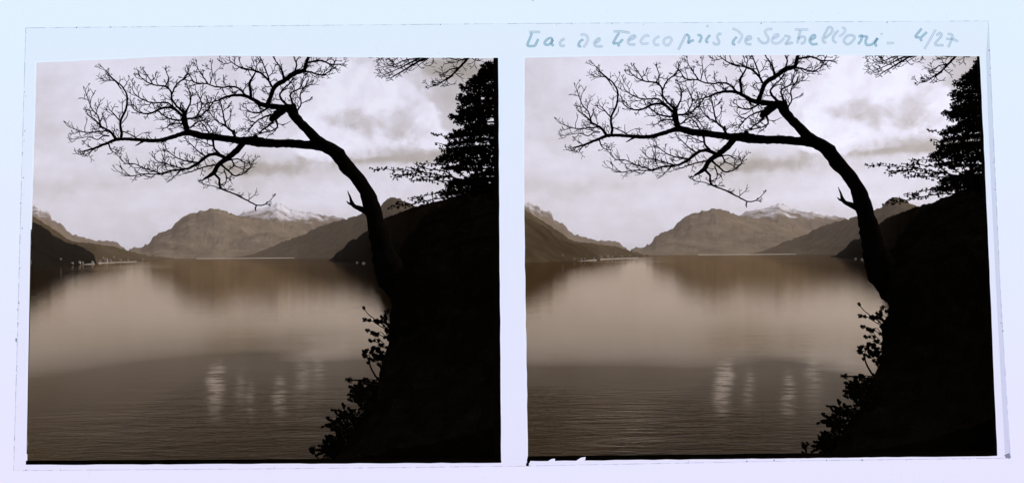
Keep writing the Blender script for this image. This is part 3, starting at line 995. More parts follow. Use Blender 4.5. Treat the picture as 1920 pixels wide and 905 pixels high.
# key, kind, polyline (px, py, half width), twig density
LIMBS = [
    ('horizontal', [(606, 274, 10), (590, 272, 9), (573, 271.5, 8), (545, 269, 8), (511, 269, 8), (484, 266, 9.5), (470, 264, 9), (456, 264, 7), (422, 259.5, 6.5), (381, 255, 6.5), (356, 249, 6), (341, 251, 4.7), (320.5, 258, 4.2), (296.5, 263.6, 3.8),
                    (269, 263, 3.4), (242, 261, 3.2), (218, 262, 3.2), (197, 270, 2.7), (177, 277.6, 2.2), (156, 284, 1.5)], 0.6),
    ('stump', [(690, 398, 6), (680, 393, 5.5), (667, 388, 4), (660, 381, 3.5), (657, 371, 2.2), (652, 358, 0.7)], 0),
    ('stump', [(660, 383, 3), (654, 381, 2), (650, 377, .8)], 0),
    ('knob', [(546, 205, 9), (536, 203, 8), (524, 211, 8), (516, 218, 7.5), (507, 226, 5)], 0.0),
    ('knob', [(474, 265, 6), (479, 257, 5), (482, 254, 4)], 0.0),
    ('crown', [(546, 203, 6), (535, 202, 5.5), (511, 199.6, 5), (490.7, 196, 4.5), (477, 187.6, 3.5), (456, 179, 3), (439, 179, 2.5), (422, 182, 2), (408, 189, 1.5), (388, 194, 1)], 1),
    ('crown', [(500, 199, 4.5), (505, 188, 4.2), (508, 179, 4.2), (516, 162, 4.2), (532, 151.6, 4.5), (552, 138, 4.5), (569.5, 131, 3.5), (576, 114, 3), (581, 98, 2), (590, 84, 1)], 1),
    ('crown', [(574, 118, 2), (600, 114, 1.6), (621, 121, 1.5), (640, 121, 1)], 1),
    ('crown', [(560, 135, 2), (580, 135, 1.8), (604, 141, 1.5), (624, 130, 1)], 1),
    ('crown', [(512, 165, 2.2), (501, 148, 2), (484, 134.5, 1.8), (467, 131, 1.5), (446, 124, 1.2), (431, 114, 1)], 1),
    ('crown', [(505, 150, 1.6), (497, 128, 1.4), (490, 112, 1), (486, 106, .8)], 1),
    ('crown', [(532, 151, 2), (527, 130, 1.6), (516, 113, 1.2), (512, 107, .8)], 1),
    ('crown', [(552, 137, 2), (556, 122, 1.5), (551, 108, 1), (549, 98, .7)], 1),
    ('crown', [(470, 185, 3), (470, 172, 2.8), (468, 155, 2.5), (477, 140, 1.5), (482, 122, 1)], 1),
    ('crown', [(460, 178, 2), (443, 163.6, 1.8), (408, 163.6, 1.5), (388, 157, 1.3), (366, 155, 1.2), (357, 143, 1)], 1),
    ('crown', [(390, 157, 1.2), (378, 140, 1.1), (370, 127, .8)], 1),
    ('crown', [(394, 158, 1.1), (398, 140, 1.0), (396, 122, .7)], 1),
    ('crown', [(549, 195, 2.5), (545, 176, 1.8), (562.6, 165, 1.4), (569, 146, 1)], 1),
    ('crown', [(556, 210, 1.6), (564, 195, 1.4), (563, 176, 1.3), (576, 158, .9)], 1),
    ('crown', [(540, 200, 3), (525, 180, 2.2), (533, 165, 1.5), (545, 155, 1.2), (551, 145, .9)], 1),
    ('crown', [(520, 215, 3), (508, 232, 2), (495, 242, 1.5), (484, 250, 1.2)], 1.2),
    ('crown', [(516, 222, 2.5), (520, 238, 1.6), (505, 247, 1.2), (490, 249, 1)], 1.2),
    ('crown', [(508, 215, 2.2), (490, 222, 1.6), (476, 232, 1.2), (468, 243, 1)], 1.2),
    ('crown', [(505, 200, 2.2), (490, 210, 1.7), (475, 212, 1.3), (462, 205, 1)], 1.2),
    ('upright', [(352, 250, 6), (351, 243, 5.5), (346, 227, 6), (346, 212, 4.5), (343, 206, 3)], 0.5),
    ('upright', [(346, 220, 3.5), (324, 203, 2.8), (303, 203, 2.5), (286, 211.6, 2), (269, 213, 1.5), (255.5, 208, 1.2), (247, 199.6, 1)], 1.1),
    ('upright', [(331, 206, 2), (314, 193, 1.8), (290, 193, 1.5), (272.6, 189, 1.3), (255, 179, 1), (249, 169, .8)], 1.1),
    ('upright', [(344, 212, 2.4), (324, 189, 2), (320.5, 172, 1.8), (310, 162, 1.6), (290, 160, 1.4), (272, 151.6, 1.2), (260, 141, 1)], 1.1),
    ('upright', [(322, 178, 1.7), (331, 158.5, 1.5), (348, 145, 1.2), (354, 130, .9)], 1),
    ('upright', [(310, 162, 1.4), (316, 148, 1.2), (312, 135, .9)], 1),
    ('upright', [(288, 160, 1.3), (279, 146, 1.1), (270, 133, .8)], 1),
    ('upright', [(348, 227, 2.2), (320, 223, 1.7), (305, 215, 1.3), (294, 204, 1)], 1.1),
    ('upright', [(348, 232, 1.8), (325, 232, 1.4), (310, 240, 1.0)], 1.1),
    ('upright', [(350, 223, 2.2), (372, 220, 1.8), (392, 203, 1.4), (403, 187, 1)], 1.1),
    ('upright', [(347, 212, 2.2), (356, 195, 1.7), (358, 178, 1.3), (352, 165, 1)], 1.1),
    ('upright', [(356, 240, 1.8), (372, 228, 1.5), (385.6, 229, 1.3), (399, 247, 1)], 1.1),
    ('upright', [(366, 222, 1.6), (378, 200, 1.3), (374, 182, 1), (366, 168, .8)], 1.1),
    ('outer', [(226, 262, 3), (228, 250, 2.8), (226, 227, 2.4), (236.6, 203, 2.2), (238, 179, 2), (231.5, 165, 1.8), (221, 155, 1.5), (209, 145, 1.2), (196, 131, .9)], 0.45),
    ('outer', [(228, 168, 1.3), (215, 152, 1.1), (199, 152, .8)], 0.8),
    ('outer', [(218, 262, 3), (207.5, 247.5, 2.6), (190, 237, 2), (177, 223.6, 1.6), (165, 216, 1)], 1.1),
    ('outer', [(202, 245, 1.7), (177, 247.5, 1.3), (156, 247.5, 1.1), (132, 239, .8)], 0.8),
    ('outer', [(190, 240, 1.7), (183.5, 217, 1.4), (171.6, 203, 1.2), (160, 172, .8)], 0.9),
    ('outer', [(205, 255, 1.6), (192, 255, 1.3), (184, 262, 1.1), (166, 257, .9), (138, 261, .7)], 0.8),
    ('outer', [(203, 268, 1.8), (208, 281, 1.2), (216, 287, .9)], 1),
    ('outer', [(182, 276, 1.6), (170, 284, 1.2), (166, 291, .8)], 1),
    ('outer', [(225, 245, 1.4), (240, 250, 1.1), (262, 262, 0.9)], 0.9),
    ('outer', [(226, 228, 1.5), (214, 214, 1.2), (206, 206, .9)], 1.1),
    ('outer', [(272, 263, 2), (263, 268, 1.8), (254, 273, .9)], 0),
    ('inner', [(441, 258, 2.8), (436, 246, 2.4), (424, 236, 1.9), (416.5, 203, 1.4), (412, 188, .9)], 1.1),
    ('inner', [(424, 237, 1.6), (408, 228, 1.3), (396, 214, 1), (390, 202, .8)], 1.1),
    ('inner', [(440, 250, 3), (439, 243, 1.6)], 0),
    ('inner', [(392, 250, 1.6), (384, 236, 1.3), (375, 228, .9)], 1),
    ('lower', [(466, 262, 7), (456, 267, 6.5), (444, 282, 6.2), (423, 299, 5.2), (409.6, 309, 4.6), (400, 325, 4.4), (390, 331, 3), (382, 336.6, 1.8)], 0.5),
    ('lower', [(424, 297, 4), (406, 288.6, 3.7), (389, 292, 3.2), (372, 305.7, 3), (351, 316, 2.4), (324, 319, 1.9), (296.5, 326, 1.5), (269, 326, 1.2), (242, 330, 1), (221, 321, .7)], 1.1),
    ('lower', [(300, 325, 1.3), (272.6, 316, 1.2), (252, 307, 1), (235, 306, .9), (225, 294, .7)], 1),
    ('lower', [(372, 305, 1.8), (350, 302, 1.5), (330, 295, 1.2), (315, 283, .9)], 1.2),
    ('lower', [(385, 293, 1.8), (372, 284, 1.4), (360, 272, 1), (350, 264, .8)], 1.2),
    ('lower', [(345, 317, 1.6), (322, 310, 1.3), (298, 304, 1), (286, 292, .8)], 1.2),
    ('lower', [(416, 293, 2.4), (402, 278, 2.2), (400, 264, 2.2), (396, 256, 2)], 0.8),
    ('lower', [(402, 275, 1.4), (385, 268, 1.1), (372, 262, .8)], 1),
    ('lower', [(404, 309, 2), (385, 312, 1.5), (368, 318, 1.2), (352, 324, .9)], 1),
    ('lower', [(340, 318, 1.4), (330, 328, 1.1), (322, 335, .8)], .5),
    ('lower', [(402, 326, 2.6), (411, 336, 2.2), (413, 352, 2.2), (425, 358, 1.7), (440, 364, 1.6), (461, 374, 1.5), (481, 384.5, 1.4), (497, 383, 1.1), (511, 371, .7)], 0.25),
    ('lower', [(481, 384, 1.3), (479, 390, 1.5), (480, 396, .8)], 0),
    ('lower', [(414, 354, 1.4), (404, 350, 1), (391, 347, .7)], .3),
    ('lower', [(415, 309, 2.4), (430, 322, 1.8), (441, 330, 1.6), (457.5, 324.6, 1.3), (470, 313, .9), (472, 307, .7)], 1.1),
    ('lower', [(430, 300, 1.7), (446, 298, 1.3), (458, 304, 1)], 1.2),
    ('lower', [(420, 318, 1.5), (425, 335, 1.2), (422, 345, .9)], 1.3),
    ('lower', [(432, 295, 1.6), (440, 310, 1.3), (452, 316, .9)], 1.2),
]
TREE_Y = 36.0


def grow_twigs(T, rng, line, dens, px2m, dx):
    """twigs along a branch; line = list of (px, py, half width, depth)"""
    if not dens:
        return
    acc = rng.uniform(0, 5)
    sidef = rng.choice((-1, 1))
    total = len(line)
    for i in range(1, total):
        a, b = line[i - 1], line[i]
        seg = math.hypot(b[0] - a[0], b[1] - a[1])
        acc += seg
        last = i == total - 1
        gap = 7.0 / dens
        if b[2] > 3.6:
            gap *= 2.6
        if acc < gap and not last:
            continue
        acc = rng.uniform(-2, 2)
        ang = math.atan2(b[1] - a[1], b[0] - a[0])
        sidef = -sidef
        for rep in range(2 if last else 1):
            th = ang + sidef * rng.uniform(0.45, 1.15) * (0.5 if last else 1)
            if last:
                th = ang + (rep - 0.5) * rng.uniform(.5, 1.2)
            L = rng.uniform(9, 29) * (0.7 if last else 1.0)
            twig(T, rng, b[0], b[1], b[3], th, L, min(0.95, b[2] * .75), 0, px2m, dx)


def twig(T, rng, x, y, dep, th, L, hw, level, px2m, dx):
    n = max(3, int(L / 3.8))
    up = -math.pi / 2
    pts, rads = [P(x + dx, y - 0.0076 * dx, dep)], [hw * px2m]
    dd = rng.uniform(-.02, .02)
    kinks = []
    for i in range(1, n + 1):
        t = i / n
        # bend upwards like ash or oak spring shoots
        d = (up - th + math.pi) % (2 * math.pi) - math.pi
        th += d * 0.10 + rng.choice((-1, 1)) * rng.uniform(.05, .34)
        s = L / n
        x += math.cos(th) * s
        y += math.sin(th) * s
        dep += dd * s
        pts.append(P(x + dx, y - 0.0076 * dx, dep))
        rads.append(lerp(hw * 1.15, 0.55, t) * px2m)
        kinks.append((x, y, dep, th))
    # a bud at the tip
    bx, by = x + math.cos(th) * 1.6, y + math.sin(th) * 1.6
    rads[-1] = 0.45 * px2m
    pts.append(P(x + dx + math.cos(th) * .8, y - 0.0076 * dx + math.sin(th) * .8, dep))
    rads.append(rng.uniform(.75, 1.15) * px2m)
    pts.append(P(bx + dx, by - 0.0076 * dx, dep))
    rads.append(.2 * px2m)
    T.tube(pts, rads, 3, cap=False)
    if level < 2:
        k = 0
        for j, (kx, ky, kd, kt) in enumerate(kinks[:-1]):
            if rng.random() < (0.62 if level == 0 else 0.4):
                sgn = 1 if (j + k) % 2 else -1
                twig(T, rng, kx, ky, kd, kt + sgn * rng.uniform(.5, 1.0), L * rng.uniform(.3, .5) * (1 - .3 * j / n), max(.45, hw * .7), level + 1, px2m, dx)


def trace(rng, pts, dep0, drift, amp=0.5, step=4.0):
    """smooth a traced limb and give it its own run in depth"""
    line = cat_rom(pts, step)
    out = []
    run = 0.0
    for i, p in enumerate(line):
        if i:
            run += math.hypot(p.x - line[i - 1].x, p.y - line[i - 1].y)
        w = 0 if i in (0,) else 1
        j = min(amp, p.z * .35)
        out.append((p.x + rng.uniform(-j, j) * w, p.y + rng.uniform(-j, j) * w, max(p.z * rng.uniform(.93, 1.07), .35), dep0 + drift * run * 0.018))
    return out


def leaning_tree(dx, word):
    rng = random.Random(11)
    px2m = TREE_Y / FOC
    root = P(728 + dx, 505 - 0.0076 * dx, TREE_Y)
    t = empty('leaning_tree', root, label='bare black leaning tree stretching over the lake in the %s picture' % word, cat='tree', group='bare trees leaning over the lake')
    placed = []
    tr = trace(rng, TRUNK, TREE_Y, 0.0, 0.8, 7)
    T = Tubes()
    T.tube([P(x + dx, y - 0.0076 * dx, d) for x, y, h, d in tr], [h * px2m for x, y, h, d in tr], 12)
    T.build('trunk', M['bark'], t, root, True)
    placed += tr
    for kind, pts, dens in LIMBS:
        near = min(placed, key=lambda q: (q[0] - pts[0][0]) ** 2 + (q[1] - pts[0][1]) ** 2)
        drift = rng.uniform(-.35, .35) if kind not in ('stump', 'knob') else 0.0
        ln = trace(rng, pts, near[3], drift)
        T = Tubes()
        T.tube([P(x + dx, y - 0.0076 * dx, d) for x, y, h, d in ln], [h * px2m for x, y, h, d in ln], 8 if pts[0][2] > 4 else 5)
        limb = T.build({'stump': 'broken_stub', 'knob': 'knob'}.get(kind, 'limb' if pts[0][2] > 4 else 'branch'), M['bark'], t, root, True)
        if dens:
            T2 = Tubes()
            grow_twigs(T2, rng, ln, dens, px2m, dx)
            if T2.v:
                tag(T2.build('twigs', M['twig'], limb, root), kind='stuff')
        placed += ln
    return t


# ------------------------------------------------------------------ leafy plants
def leaf_cloud(verts, faces, rng, c, r, n, size):
    """n small leaf blades scattered through an ellipsoid; r = Vector radii"""
    for _ in range(n):
        while True:
            p = Vector((rng.uniform(-1, 1), rng.uniform(-1, 1), rng.uniform(-1, 1)))
            if p.length < 1:
                break
        q = c + Vector((p.x * r.x, p.y * r.y, p.z * r.z))
        s = size * rng.uniform(.6, 1.4)
        a = Vector((rng.gauss(0, 1), rng.gauss(0, .6), rng.gauss(0, 1))).normalized()
        b = a.cross(Vector((rng.gauss(0, .5), 1, rng.gauss(0, .5)))).normalized()
        k = len(verts)
        verts += [q - a * s, q + b * s * .45, q + a * s, q - b * s * .45]
        faces.append((k, k + 1, k + 2, k + 3))


BOUGHS = [  # trunk end (px, py), tip, thickness in px, density
    ((940, 112), (926, 116), 7, 1), ((942, 124), (904, 126), 11, 1.2), ((942, 134), (893, 134), 12, 1.2), ((942, 144), (880, 145), 12, 1.2), ((942, 152), (874, 153), 10, 1.1), ((942, 166), (861, 163), 11, 1.1), ((942, 180), (855, 181), 11, 1.2),
    ((942, 192), (858, 196), 10, 1.1), ((942, 204), (862, 207), 10, 1.1), ((942, 214), (846, 217), 9, 1.1), ((910, 222), (858, 226), 9, 1.1), ((905, 232), (868, 236), 6, .8),
    ((942, 244), (850, 246), 9, 1.1), ((942, 254), (843, 254), 8, 1.1), ((942, 266), (842, 268), 8, 1.0), ((942, 276), (834, 281), 9, 1.0), ((932, 288), (822, 292), 9, 1.0), ((942, 300), (822, 300), 9, .9),
    ((920, 310), (832, 312), 8, .9), ((925, 322), (850, 318), 5, .6), ((942, 328), (880, 330), 7, 1.0), ((942, 338), (842, 342), 9, 1.1), ((942, 350), (834, 350), 10, 1.2), ((942, 362), (826, 360), 9, 1.2)]


def conifer(dx, word, Y=42.0):
    rng = random.Random(23)
    m = Y / FOC
    dy = -0.0076 * dx
    root = P(948 + dx, 372 + dy, Y)
    t = empty('conifer', root, label='tall black conifer with layered boughs at the edge of the %s picture' % word, cat='conifer', group='dark conifers on the bank')
    T = Tubes()
    T.tube([P(948 + dx, 385 + dy, Y), P(947 + dx, 240 + dy, Y), P(946 + dx, 60 + dy, Y)], [9 * m, 7 * m, 3 * m], 8)
    T.build('trunk', M['bark'], t, root, True)
    for (x1, y1), (x0, y0), th, dn in BOUGHS:
        th *= rng.uniform(.75, 1.35)
        x0 += rng.uniform(-4, 7)
        T = Tubes()
        d0 = rng.uniform(-.5, .5)
        n = 9
        pts = []
        for i in range(n + 1):
            s = i / n
            x = lerp(946, x0, s)
            y = lerp(y1 - 2, y0, s) - math.sin(s * math.pi) * 4 + 3 * s * s
            pts.append((x, y, Y + d0 * s * 2))
        T.tube([P(x + dx, y + dy, d) for x, y, d in pts], [lerp(2.2, .7, i / n) * m for i in range(n + 1)], 4)
        b = T.build('bough', M['bark'], t, root)
        vs, fs = [], []
        length = abs(946 - x0)
        cl = max(3, int(length / 5.5 * dn))
        for c in range(cl):
            s = (c + rng.random()) / cl
            x = lerp(946, x0, s)
            if x > x1 + 4 and x1 < 930:
                continue
            y = lerp(y1, y0, s) - math.sin(s * math.pi) * 4 + 3 * s * s
            taper = 0.55 + 0.45 * min(1, (1 - s) * 3)
            q = P(x + dx, y + dy + rng.uniform(-.35, .35) * th, Y + d0 * s * 2 + rng.uniform(-.35, .35))
            leaf_cloud(vs, fs, rng, q, Vector((rng.uniform(6, 10) * m, .3, th * rng.uniform(.5, .95) * m * taper)), int(66 * taper), 2.6 * m)
        # drooping sprays at the tip
        for c in range(4):
            q = P(x0 + dx + rng.uniform(-3, 8), y0 + dy + rng.uniform(-4, 6), Y + d0 * 2)
            leaf_cloud(vs, fs, rng, q, Vector((4 * m, .15, 2.6 * m)), 16, 2.1 * m)
        mesh('needles', [v - root for v in vs], fs, M['leaf'], b)
    return t


LEAFY = [  # sprays of young leaves to the left of the conifer: px polylines
    [(905, 352), (860, 335), (820, 328), (780, 321), (745, 319), (716, 317), (698, 318)], [(800, 325), (780, 317), (762, 313)], [(850, 332), (800, 332), (770, 328), (740, 334)], [(790, 322), (760, 328), (735, 327)],
    [(895, 345), (850, 318), (825, 300), (818, 294)], [(870, 330), (838, 310), (806, 306), (786, 308)], [(880, 345), (845, 340), (800, 337), (768, 338)], [(890, 340), (860, 290), (835, 258), (810, 251)],
    [(850, 285), (832, 272), (820, 268)], [(870, 320), (845, 298), (830, 283), (822, 275)], [(860, 340), (835, 322), (800, 316), (775, 306)], [(900, 340), (880, 300), (868, 270), (860, 250)],
    [(880, 372), (845, 370), (800, 376), (765, 384), (728, 390)], [(800, 377), (780, 372), (768, 375)], [(850, 368), (825, 362), (800, 366), (785, 372)], [(770, 383), (752, 378), (740, 382)], [(905, 345), (888, 330), (860, 345), (820, 340)]]


def leafy_tree(dx, word, Y=44.0):
    rng = random.Random(31)
    m = Y / FOC
    dy = -0.0076 * dx
    root = P(905 + dx, 372 + dy, Y)
    t = empty('leafy_tree', root, label='young tree with sprays of small leaves beside the conifer in the %s picture' % word, cat='tree', group='young leafy trees on the bank')
    T = Tubes()
    T.tube([P(x + dx, y + dy, Y) for x, y in [(907, 385), (904, 360), (898, 335), (888, 300), (886, 270), (892, 225)]], [3.5 * m, 3.2 * m, 2.8 * m, 2 * m, 1.4 * m, .6 * m], 7)
    T.build('trunk', M['bark'], t, root, True)
    for pts in LEAFY:
        ln = cat_rom(pts, 4)
        d = rng.uniform(-.02, .02)
        T = Tubes()
        n = len(ln)
        pos = [P(p.x + dx + rng.uniform(-.5, .5), p.y + dy + rng.uniform(-.5, .5), Y + d * i * 1.0) for i, p in enumerate(ln)]
        T.tube(pos, [lerp(1.3, .45, i / n) * m for i in range(n)], 4)
        br = T.build('branch', M['bark'], t, root)
        vs, fs = [], []
        for i in range(2, n):
            if rng.random() < 0.93:
                for _ in range(rng.choice((1, 2, 2, 3))):
                    q = pos[i] + Vector((rng.uniform(-3, 3) * m, rng.uniform(-.1, .1), rng.uniform(-4.5, 3.5) * m))
                    leaf_cloud(vs, fs, rng, q, Vector((1.5 * m, .05, 1.1 * m)), rng.choice((2, 3, 4)), 2.5 * m)
        mesh('leaves', [v - root for v in vs], fs, M['leaf'], br)
    return t


OVER = [  # bare limbs hanging into the top of the picture from a tall tree whose trunk stands behind the conifer
    [(990, 40, 5), (900, 62, 4), (840, 82, 3.2), (802, 106, 2.6), (780, 118, 2.1), (757, 132, 1.6), (735, 145, 1)], [(810, 101, 2), (790, 108, 1.8), (765, 120, 1.4), (745, 130, 1), (722, 140, .7)],
    [(785, 110, 1.5), (760, 113, 1.1), (738, 122, .9), (716, 126, .6)], [(815, 98, 1.3), (800, 112, 1), (785, 122, .7)], [(770, 70, 1.5), (745, 90, 1.2), (722, 105, 1), (714, 112, .7)], [(860, 76, 1.5), (790, 90, 1.2), (752, 104, 1), (738, 115, .7)],
    [(975, 45, 4.5), (920, 75, 3.2), (882, 105, 2.6), (868, 120, 2.4), (856, 132, 2), (842, 146, 1.5), (826, 155, .9)], [(862, 128, 1.5), (846, 130, 1.1), (832, 138, .8)], [(848, 140, 1.3), (832, 152, .9), (808, 163, .6)],
    [(882, 105, 1.5), (862, 113, 1.2), (840, 108, 1), (822, 100, .7)], [(850, 142, 1.1), (838, 150, .8), (834, 158, .6)], [(905, 90, 1.3), (893, 108, 1), (890, 118, .7)]]


def tall_tree(dx, word, Y=39.0):
    rng = random.Random(41)
    m = Y / FOC
    dy = -0.0076 * dx
    root = P(962 + dx, 430 + dy, Y)
    t = empty('tall_bare_tree', root, label='bare tree with limbs hanging into the top of the %s picture' % word, cat='tree', group='tall bare trees behind the border')
    T = Tubes()
    T.tube([P(x + dx, y + dy, Y) for x, y in [(961, 470), (962, 400), (962, 250), (963, 120), (966, 30), (972, -60)]], [11 * m, 10 * m, 8.5 * m, 8 * m, 6 * m, 3 * m], 9)
    T.build('trunk', M['bark'], t, root, True)
    placed = [(966, 40, 1, Y)]
    for pts in OVER:
        if pts[0][0] > 960:
            pts = [(965, pts[0][1] + 2, pts[0][2])] + pts[1:]
        near = min(placed, key=lambda q: (q[0] - pts[0][0]) ** 2 + (q[1] - pts[0][1]) ** 2)
        ln = trace(rng, pts, near[3], rng.uniform(-.2, .2))
        T = Tubes()
        T.tube([P(x + dx, y + dy, d) for x, y, h, d in ln], [h * m for x, y, h, d in ln], 5)
        b = T.build('limb' if pts[0][2] > 3 else 'branch', M['bark'], t, root, True)
        T2 = Tubes()
        grow_twigs(T2, rng, [q for q in ln if q[0] < 905], .75, m, dx)
        if T2.v:
            tag(T2.build('twigs', M['twig'], b, root), kind='stuff')
        placed += ln
    return t


def shrub(name, label, stems, dx, Y, leaf, mass, group, seed, cat='shrub', bl=1.0):
    """stems: px polylines with a bud or leaf cluster along them; mass: (px, py, rx, ry, count) clumps of foliage"""
    rng = random.Random(seed)
    m = Y / FOC
    dy = -0.0076 * dx
    root = P(mass[0][0] + dx, mass[0][1] + dy, Y)
    t = empty(name, root, label=label, cat=cat, group=group)
    for pts, w, every, big in stems:
        ln = cat_rom(pts, 2.5)
        n = len(ln)
        pos = [P(p.x + dx + rng.uniform(-.4, .4), p.y + dy + rng.uniform(-.4, .4), Y) for p in ln]
        T = Tubes()
        T.tube(pos, [lerp(w, w * .55, i / n) * m for i in range(n)], 5)
        b = T.build('stem', M['bark'], t, root)
        vs, fs = [], []
        for i in range(n):
            last = i > n - 3
            if last or (every and rng.random() < 1 / every):
                r = big if last else big * rng.uniform(.45, .9)
                q = pos[i] + Vector((rng.uniform(-2, 2) * m, 0, rng.uniform(-2.5, 2.5) * m)) * (0 if last else 1)
                leaf_cloud(vs, fs, rng, q, Vector((r * m, .06, r * m * .9)), 18, leaf * m)
        if vs:
            mesh('leaves', [v - root for v in vs], fs, M['leaf'], b)
    vs, fs = [], []
    for x, y, rx, ry, cnt in mass:
        leaf_cloud(vs, fs, rng, P(x + dx, y + dy, Y + rng.uniform(-.2, .4)), Vector((rx * m, .4, ry * m)), cnt, leaf * 1.25 * m)
    mesh('foliage', [v - root for v in vs], fs, M['leaf'], t)
    return t


def spikes(mass, rng, n, lo, hi, Lr):
    """short spiky shoots fanning out to the upper left"""
    out = []
    for _ in range(n):
        x, y, rx, ry, c = rng.choice(mass)
        x += rng.uniform(-rx, rx) * .7
        y += rng.uniform(-ry, ry) * .7
        th = rng.uniform(lo, hi)
        L = rng.uniform(*Lr)
        out.append(([(x, y), (x + math.cos(th) * L * .5, y + math.sin(th) * L * .5 - 1), (x + math.cos(th) * L, y + math.sin(th) * L)], .8, 3, 1.8))
    return out


BUSH_A = [([(738, 640), (722, 612), (705, 600), (690, 588), (681, 576)], 1.3, 14, 1.6), ([(735, 625), (712, 610), (695, 600), (683, 599)], 1.1, 9, 3.6), ([(735, 640), (712, 627), (697, 622), (688, 619)], 1.0, 10, 3.8),
          ([(735, 655), (715, 645), (703, 640), (693, 638)], 1.0, 7, 3.4), ([(738, 665), (718, 660), (705, 655), (700, 652)], 1.0, 3, 4), ([(735, 620), (725, 605), (722, 590), (726, 583)], 1.1, 2.5, 5), ([(745, 620), (742, 600), (735, 590)], 1.1, 2, 5),
          ([(755, 610), (752, 592), (748, 580)], 1.1, 2, 4), ([(740, 680), (722, 672), (708, 668), (706, 666)], 1.0, 2, 4), ([(745, 690), (728, 684), (716, 684)], 1, 2, 5), ([(760, 610), (768, 598), (775, 595)], 1, 2, 3), ([(765, 612), (778, 600), (783, 596)], .9, 3, 2)]
MASS_A = [(748, 640, 16, 30, 420), (752, 612, 18, 18, 260), (738, 660, 12, 16, 140), (762, 640, 24, 40, 500), (735, 675, 16, 18, 260), (745, 700, 22, 30, 420), (732, 630, 9, 10, 60), (730, 690, 12, 16, 120)]
rb = random.Random(77)
BUSH_A += [([(q[0], q[1]), (q[0] - 9, q[1] - 5 + rb.uniform(-5, 5)), (q[0] - rb.uniform(14, 26), q[1] - rb.uniform(2, 22))], .8, rb.choice((6, 8, 10)), rb.uniform(1.8, 3.6)) for q in
           [(rb.uniform(718, 745), rb.uniform(600, 695)) for _ in range(26)]]
BUSH_B = [([(716, 722), (704, 704), (696, 690), (690, 672), (684, 664)], 2.2, 7, 6), ([(714, 718), (700, 716), (680, 714), (665, 712), (653, 712)], 2.4, 8, 6.5), ([(710, 712), (695, 711), (683, 710)], 1.3, 3, 2.5), ([(690, 675), (697, 655), (702, 650)], .8, 5, 2), ([(686, 668), (683, 660), (688, 656)], 1.6, 1, 4)]
MASS_B = [(726, 716, 11, 14, 220), (734, 740, 16, 28, 300)]
MASS_C = [(640, 800, 14, 12, 130), (655, 778, 14, 10, 120), (622, 845, 10, 12, 120), (668, 790, 22, 20, 420), (650, 815, 20, 18, 380), (690, 760, 18, 22, 380), (632, 838, 16, 16, 300), (680, 740, 14, 10, 160), (660, 845, 34, 16, 420), (712, 770, 26, 40, 500), (640, 856, 26, 10, 260)]
MASS_D = [(700, 735, 12, 14, 180), (684, 738, 14, 10, 160), (672, 745, 10, 8, 90)]

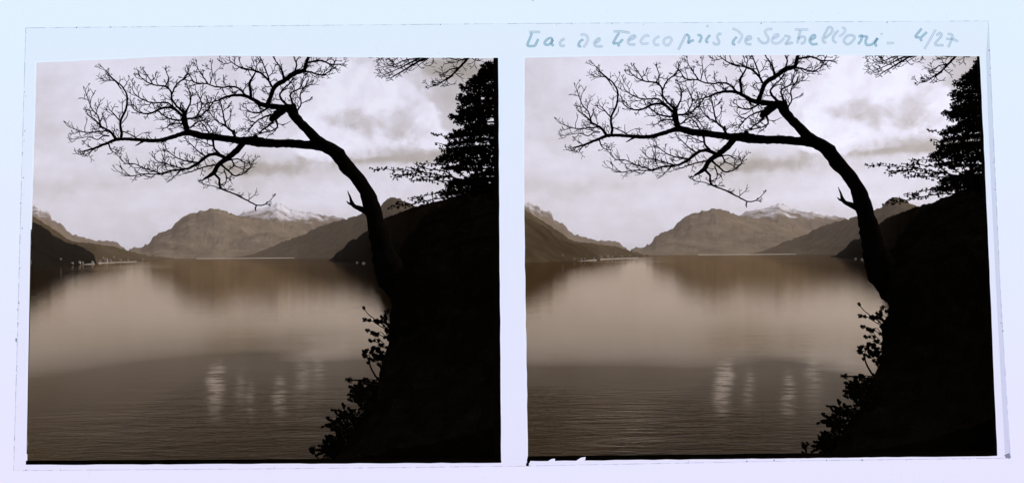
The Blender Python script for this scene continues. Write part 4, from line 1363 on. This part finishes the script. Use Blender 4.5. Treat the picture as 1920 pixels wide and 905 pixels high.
for side, (dx0, word) in SIDES.items():
    db = 926.0 if dx0 else 0.0
    near_bank(db, word)
    leaning_tree(920.0 if dx0 else 0.0, word)
    conifer(926.0 if dx0 else 0.0, word)
    leafy_tree(928.0 if dx0 else 0.0, word)
    tall_tree(917.0 if dx0 else 0.0, word)
    bx = 929.0 if dx0 else 0.0
    shrub('bud_shrub', 'straggly shrub with round buds on the bank edge in the %s picture' % word, BUSH_A, bx, 32.5, 2.6, MASS_A, 'budding shrubs on the bank edge', 51)
    shrub('forked_shrub', 'forked leafy shoots reaching over the water in the %s picture' % word, BUSH_B, bx, 31.0, 2.8, MASS_B, 'forked shoots on the bank edge', 52)
    rr = random.Random(5)
    shrub('spiky_shrub', 'dense spiky shrub low on the bank in the %s picture' % word, spikes(MASS_C, rr, 150, math.radians(165), math.radians(260), (10, 30)), bx, 28.5, 2.2, MASS_C, 'spiky shrubs low on the bank', 53)
    shrub('feathery_shrub', 'small feathery shrub above the spiky one in the %s picture' % word, spikes(MASS_D, rr, 45, math.radians(180), math.radians(300), (8, 20)), bx, 30.0, 2.0, MASS_D, 'feathery shrubs on the bank', 54)
    if not dx0:
        shrub('small_plant', 'small leafy shoot at the bottom beside the spiky shrub in the left picture', [([(604, 864), (594, 856), (589, 846), (588, 838)], 1.4, 2, 4.5), ([(590, 850), (583, 845), (582, 840)], 1, 2, 3)],
              0, 26.4, 2.2, [(604, 864, 8, 6, 60)], None, 55, 'plant')
    else:
        shrub('small_plant', 'tall leafy shoot at the bottom beside the spiky shrub in the right picture', [([(1566, 850), (1558, 840), (1553, 828), (1548, 818)], 1.6, 2, 4.5), ([(1556, 834), (1549, 826), (1544, 822)], 1.2, 2, 4)],
              0, 26.6, 2.2, [(1570, 852, 10, 6, 60)], None, 56, 'plant')
        shrub('small_plant', 'low leafy shoot at the bottom edge left of the tall shoot in the right picture', [([(1513, 850), (1510, 840), (1513, 830)], 1.3, 2, 4), ([(1511, 842), (1506, 836), (1505, 830)], 1, 2, 3.4)],
              0, 26.5, 2.2, [(1511, 850, 6, 5, 40)], None, 57, 'plant')

# ------------------------------------------------------------------ air
HAZE = 1.1e-5
hz = bpy.data.materials.new('haze')
hz.use_nodes = True
t = hz.node_tree
t.nodes.clear()
pv = t.nodes.new('ShaderNodeVolumePrincipled')
pv.inputs['Color'].default_value = (0.87, 0.78, 0.67, 1)
pv.inputs['Density'].default_value = HAZE
pv.inputs['Anisotropy'].default_value = 0.0
ou = t.nodes.new('ShaderNodeOutputMaterial')
t.links.new(pv.outputs[0], ou.inputs['Volume'])
X, Ya, Yb, Z0, Z1 = 16000, -3000, 30000, -1, 1250
hv = [(x, y, z) for z in (Z0, Z1) for x, y in ((-X, Ya), (X, Ya), (X, Yb), (-X, Yb))]
tag(mesh('haze', hv, [(3, 2, 1, 0), (4, 5, 6, 7), (0, 1, 5, 4), (1, 2, 6, 5), (2, 3, 7, 6), (3, 0, 4, 7)], hz), label='thin pale haze over the lake', kind='stuff')
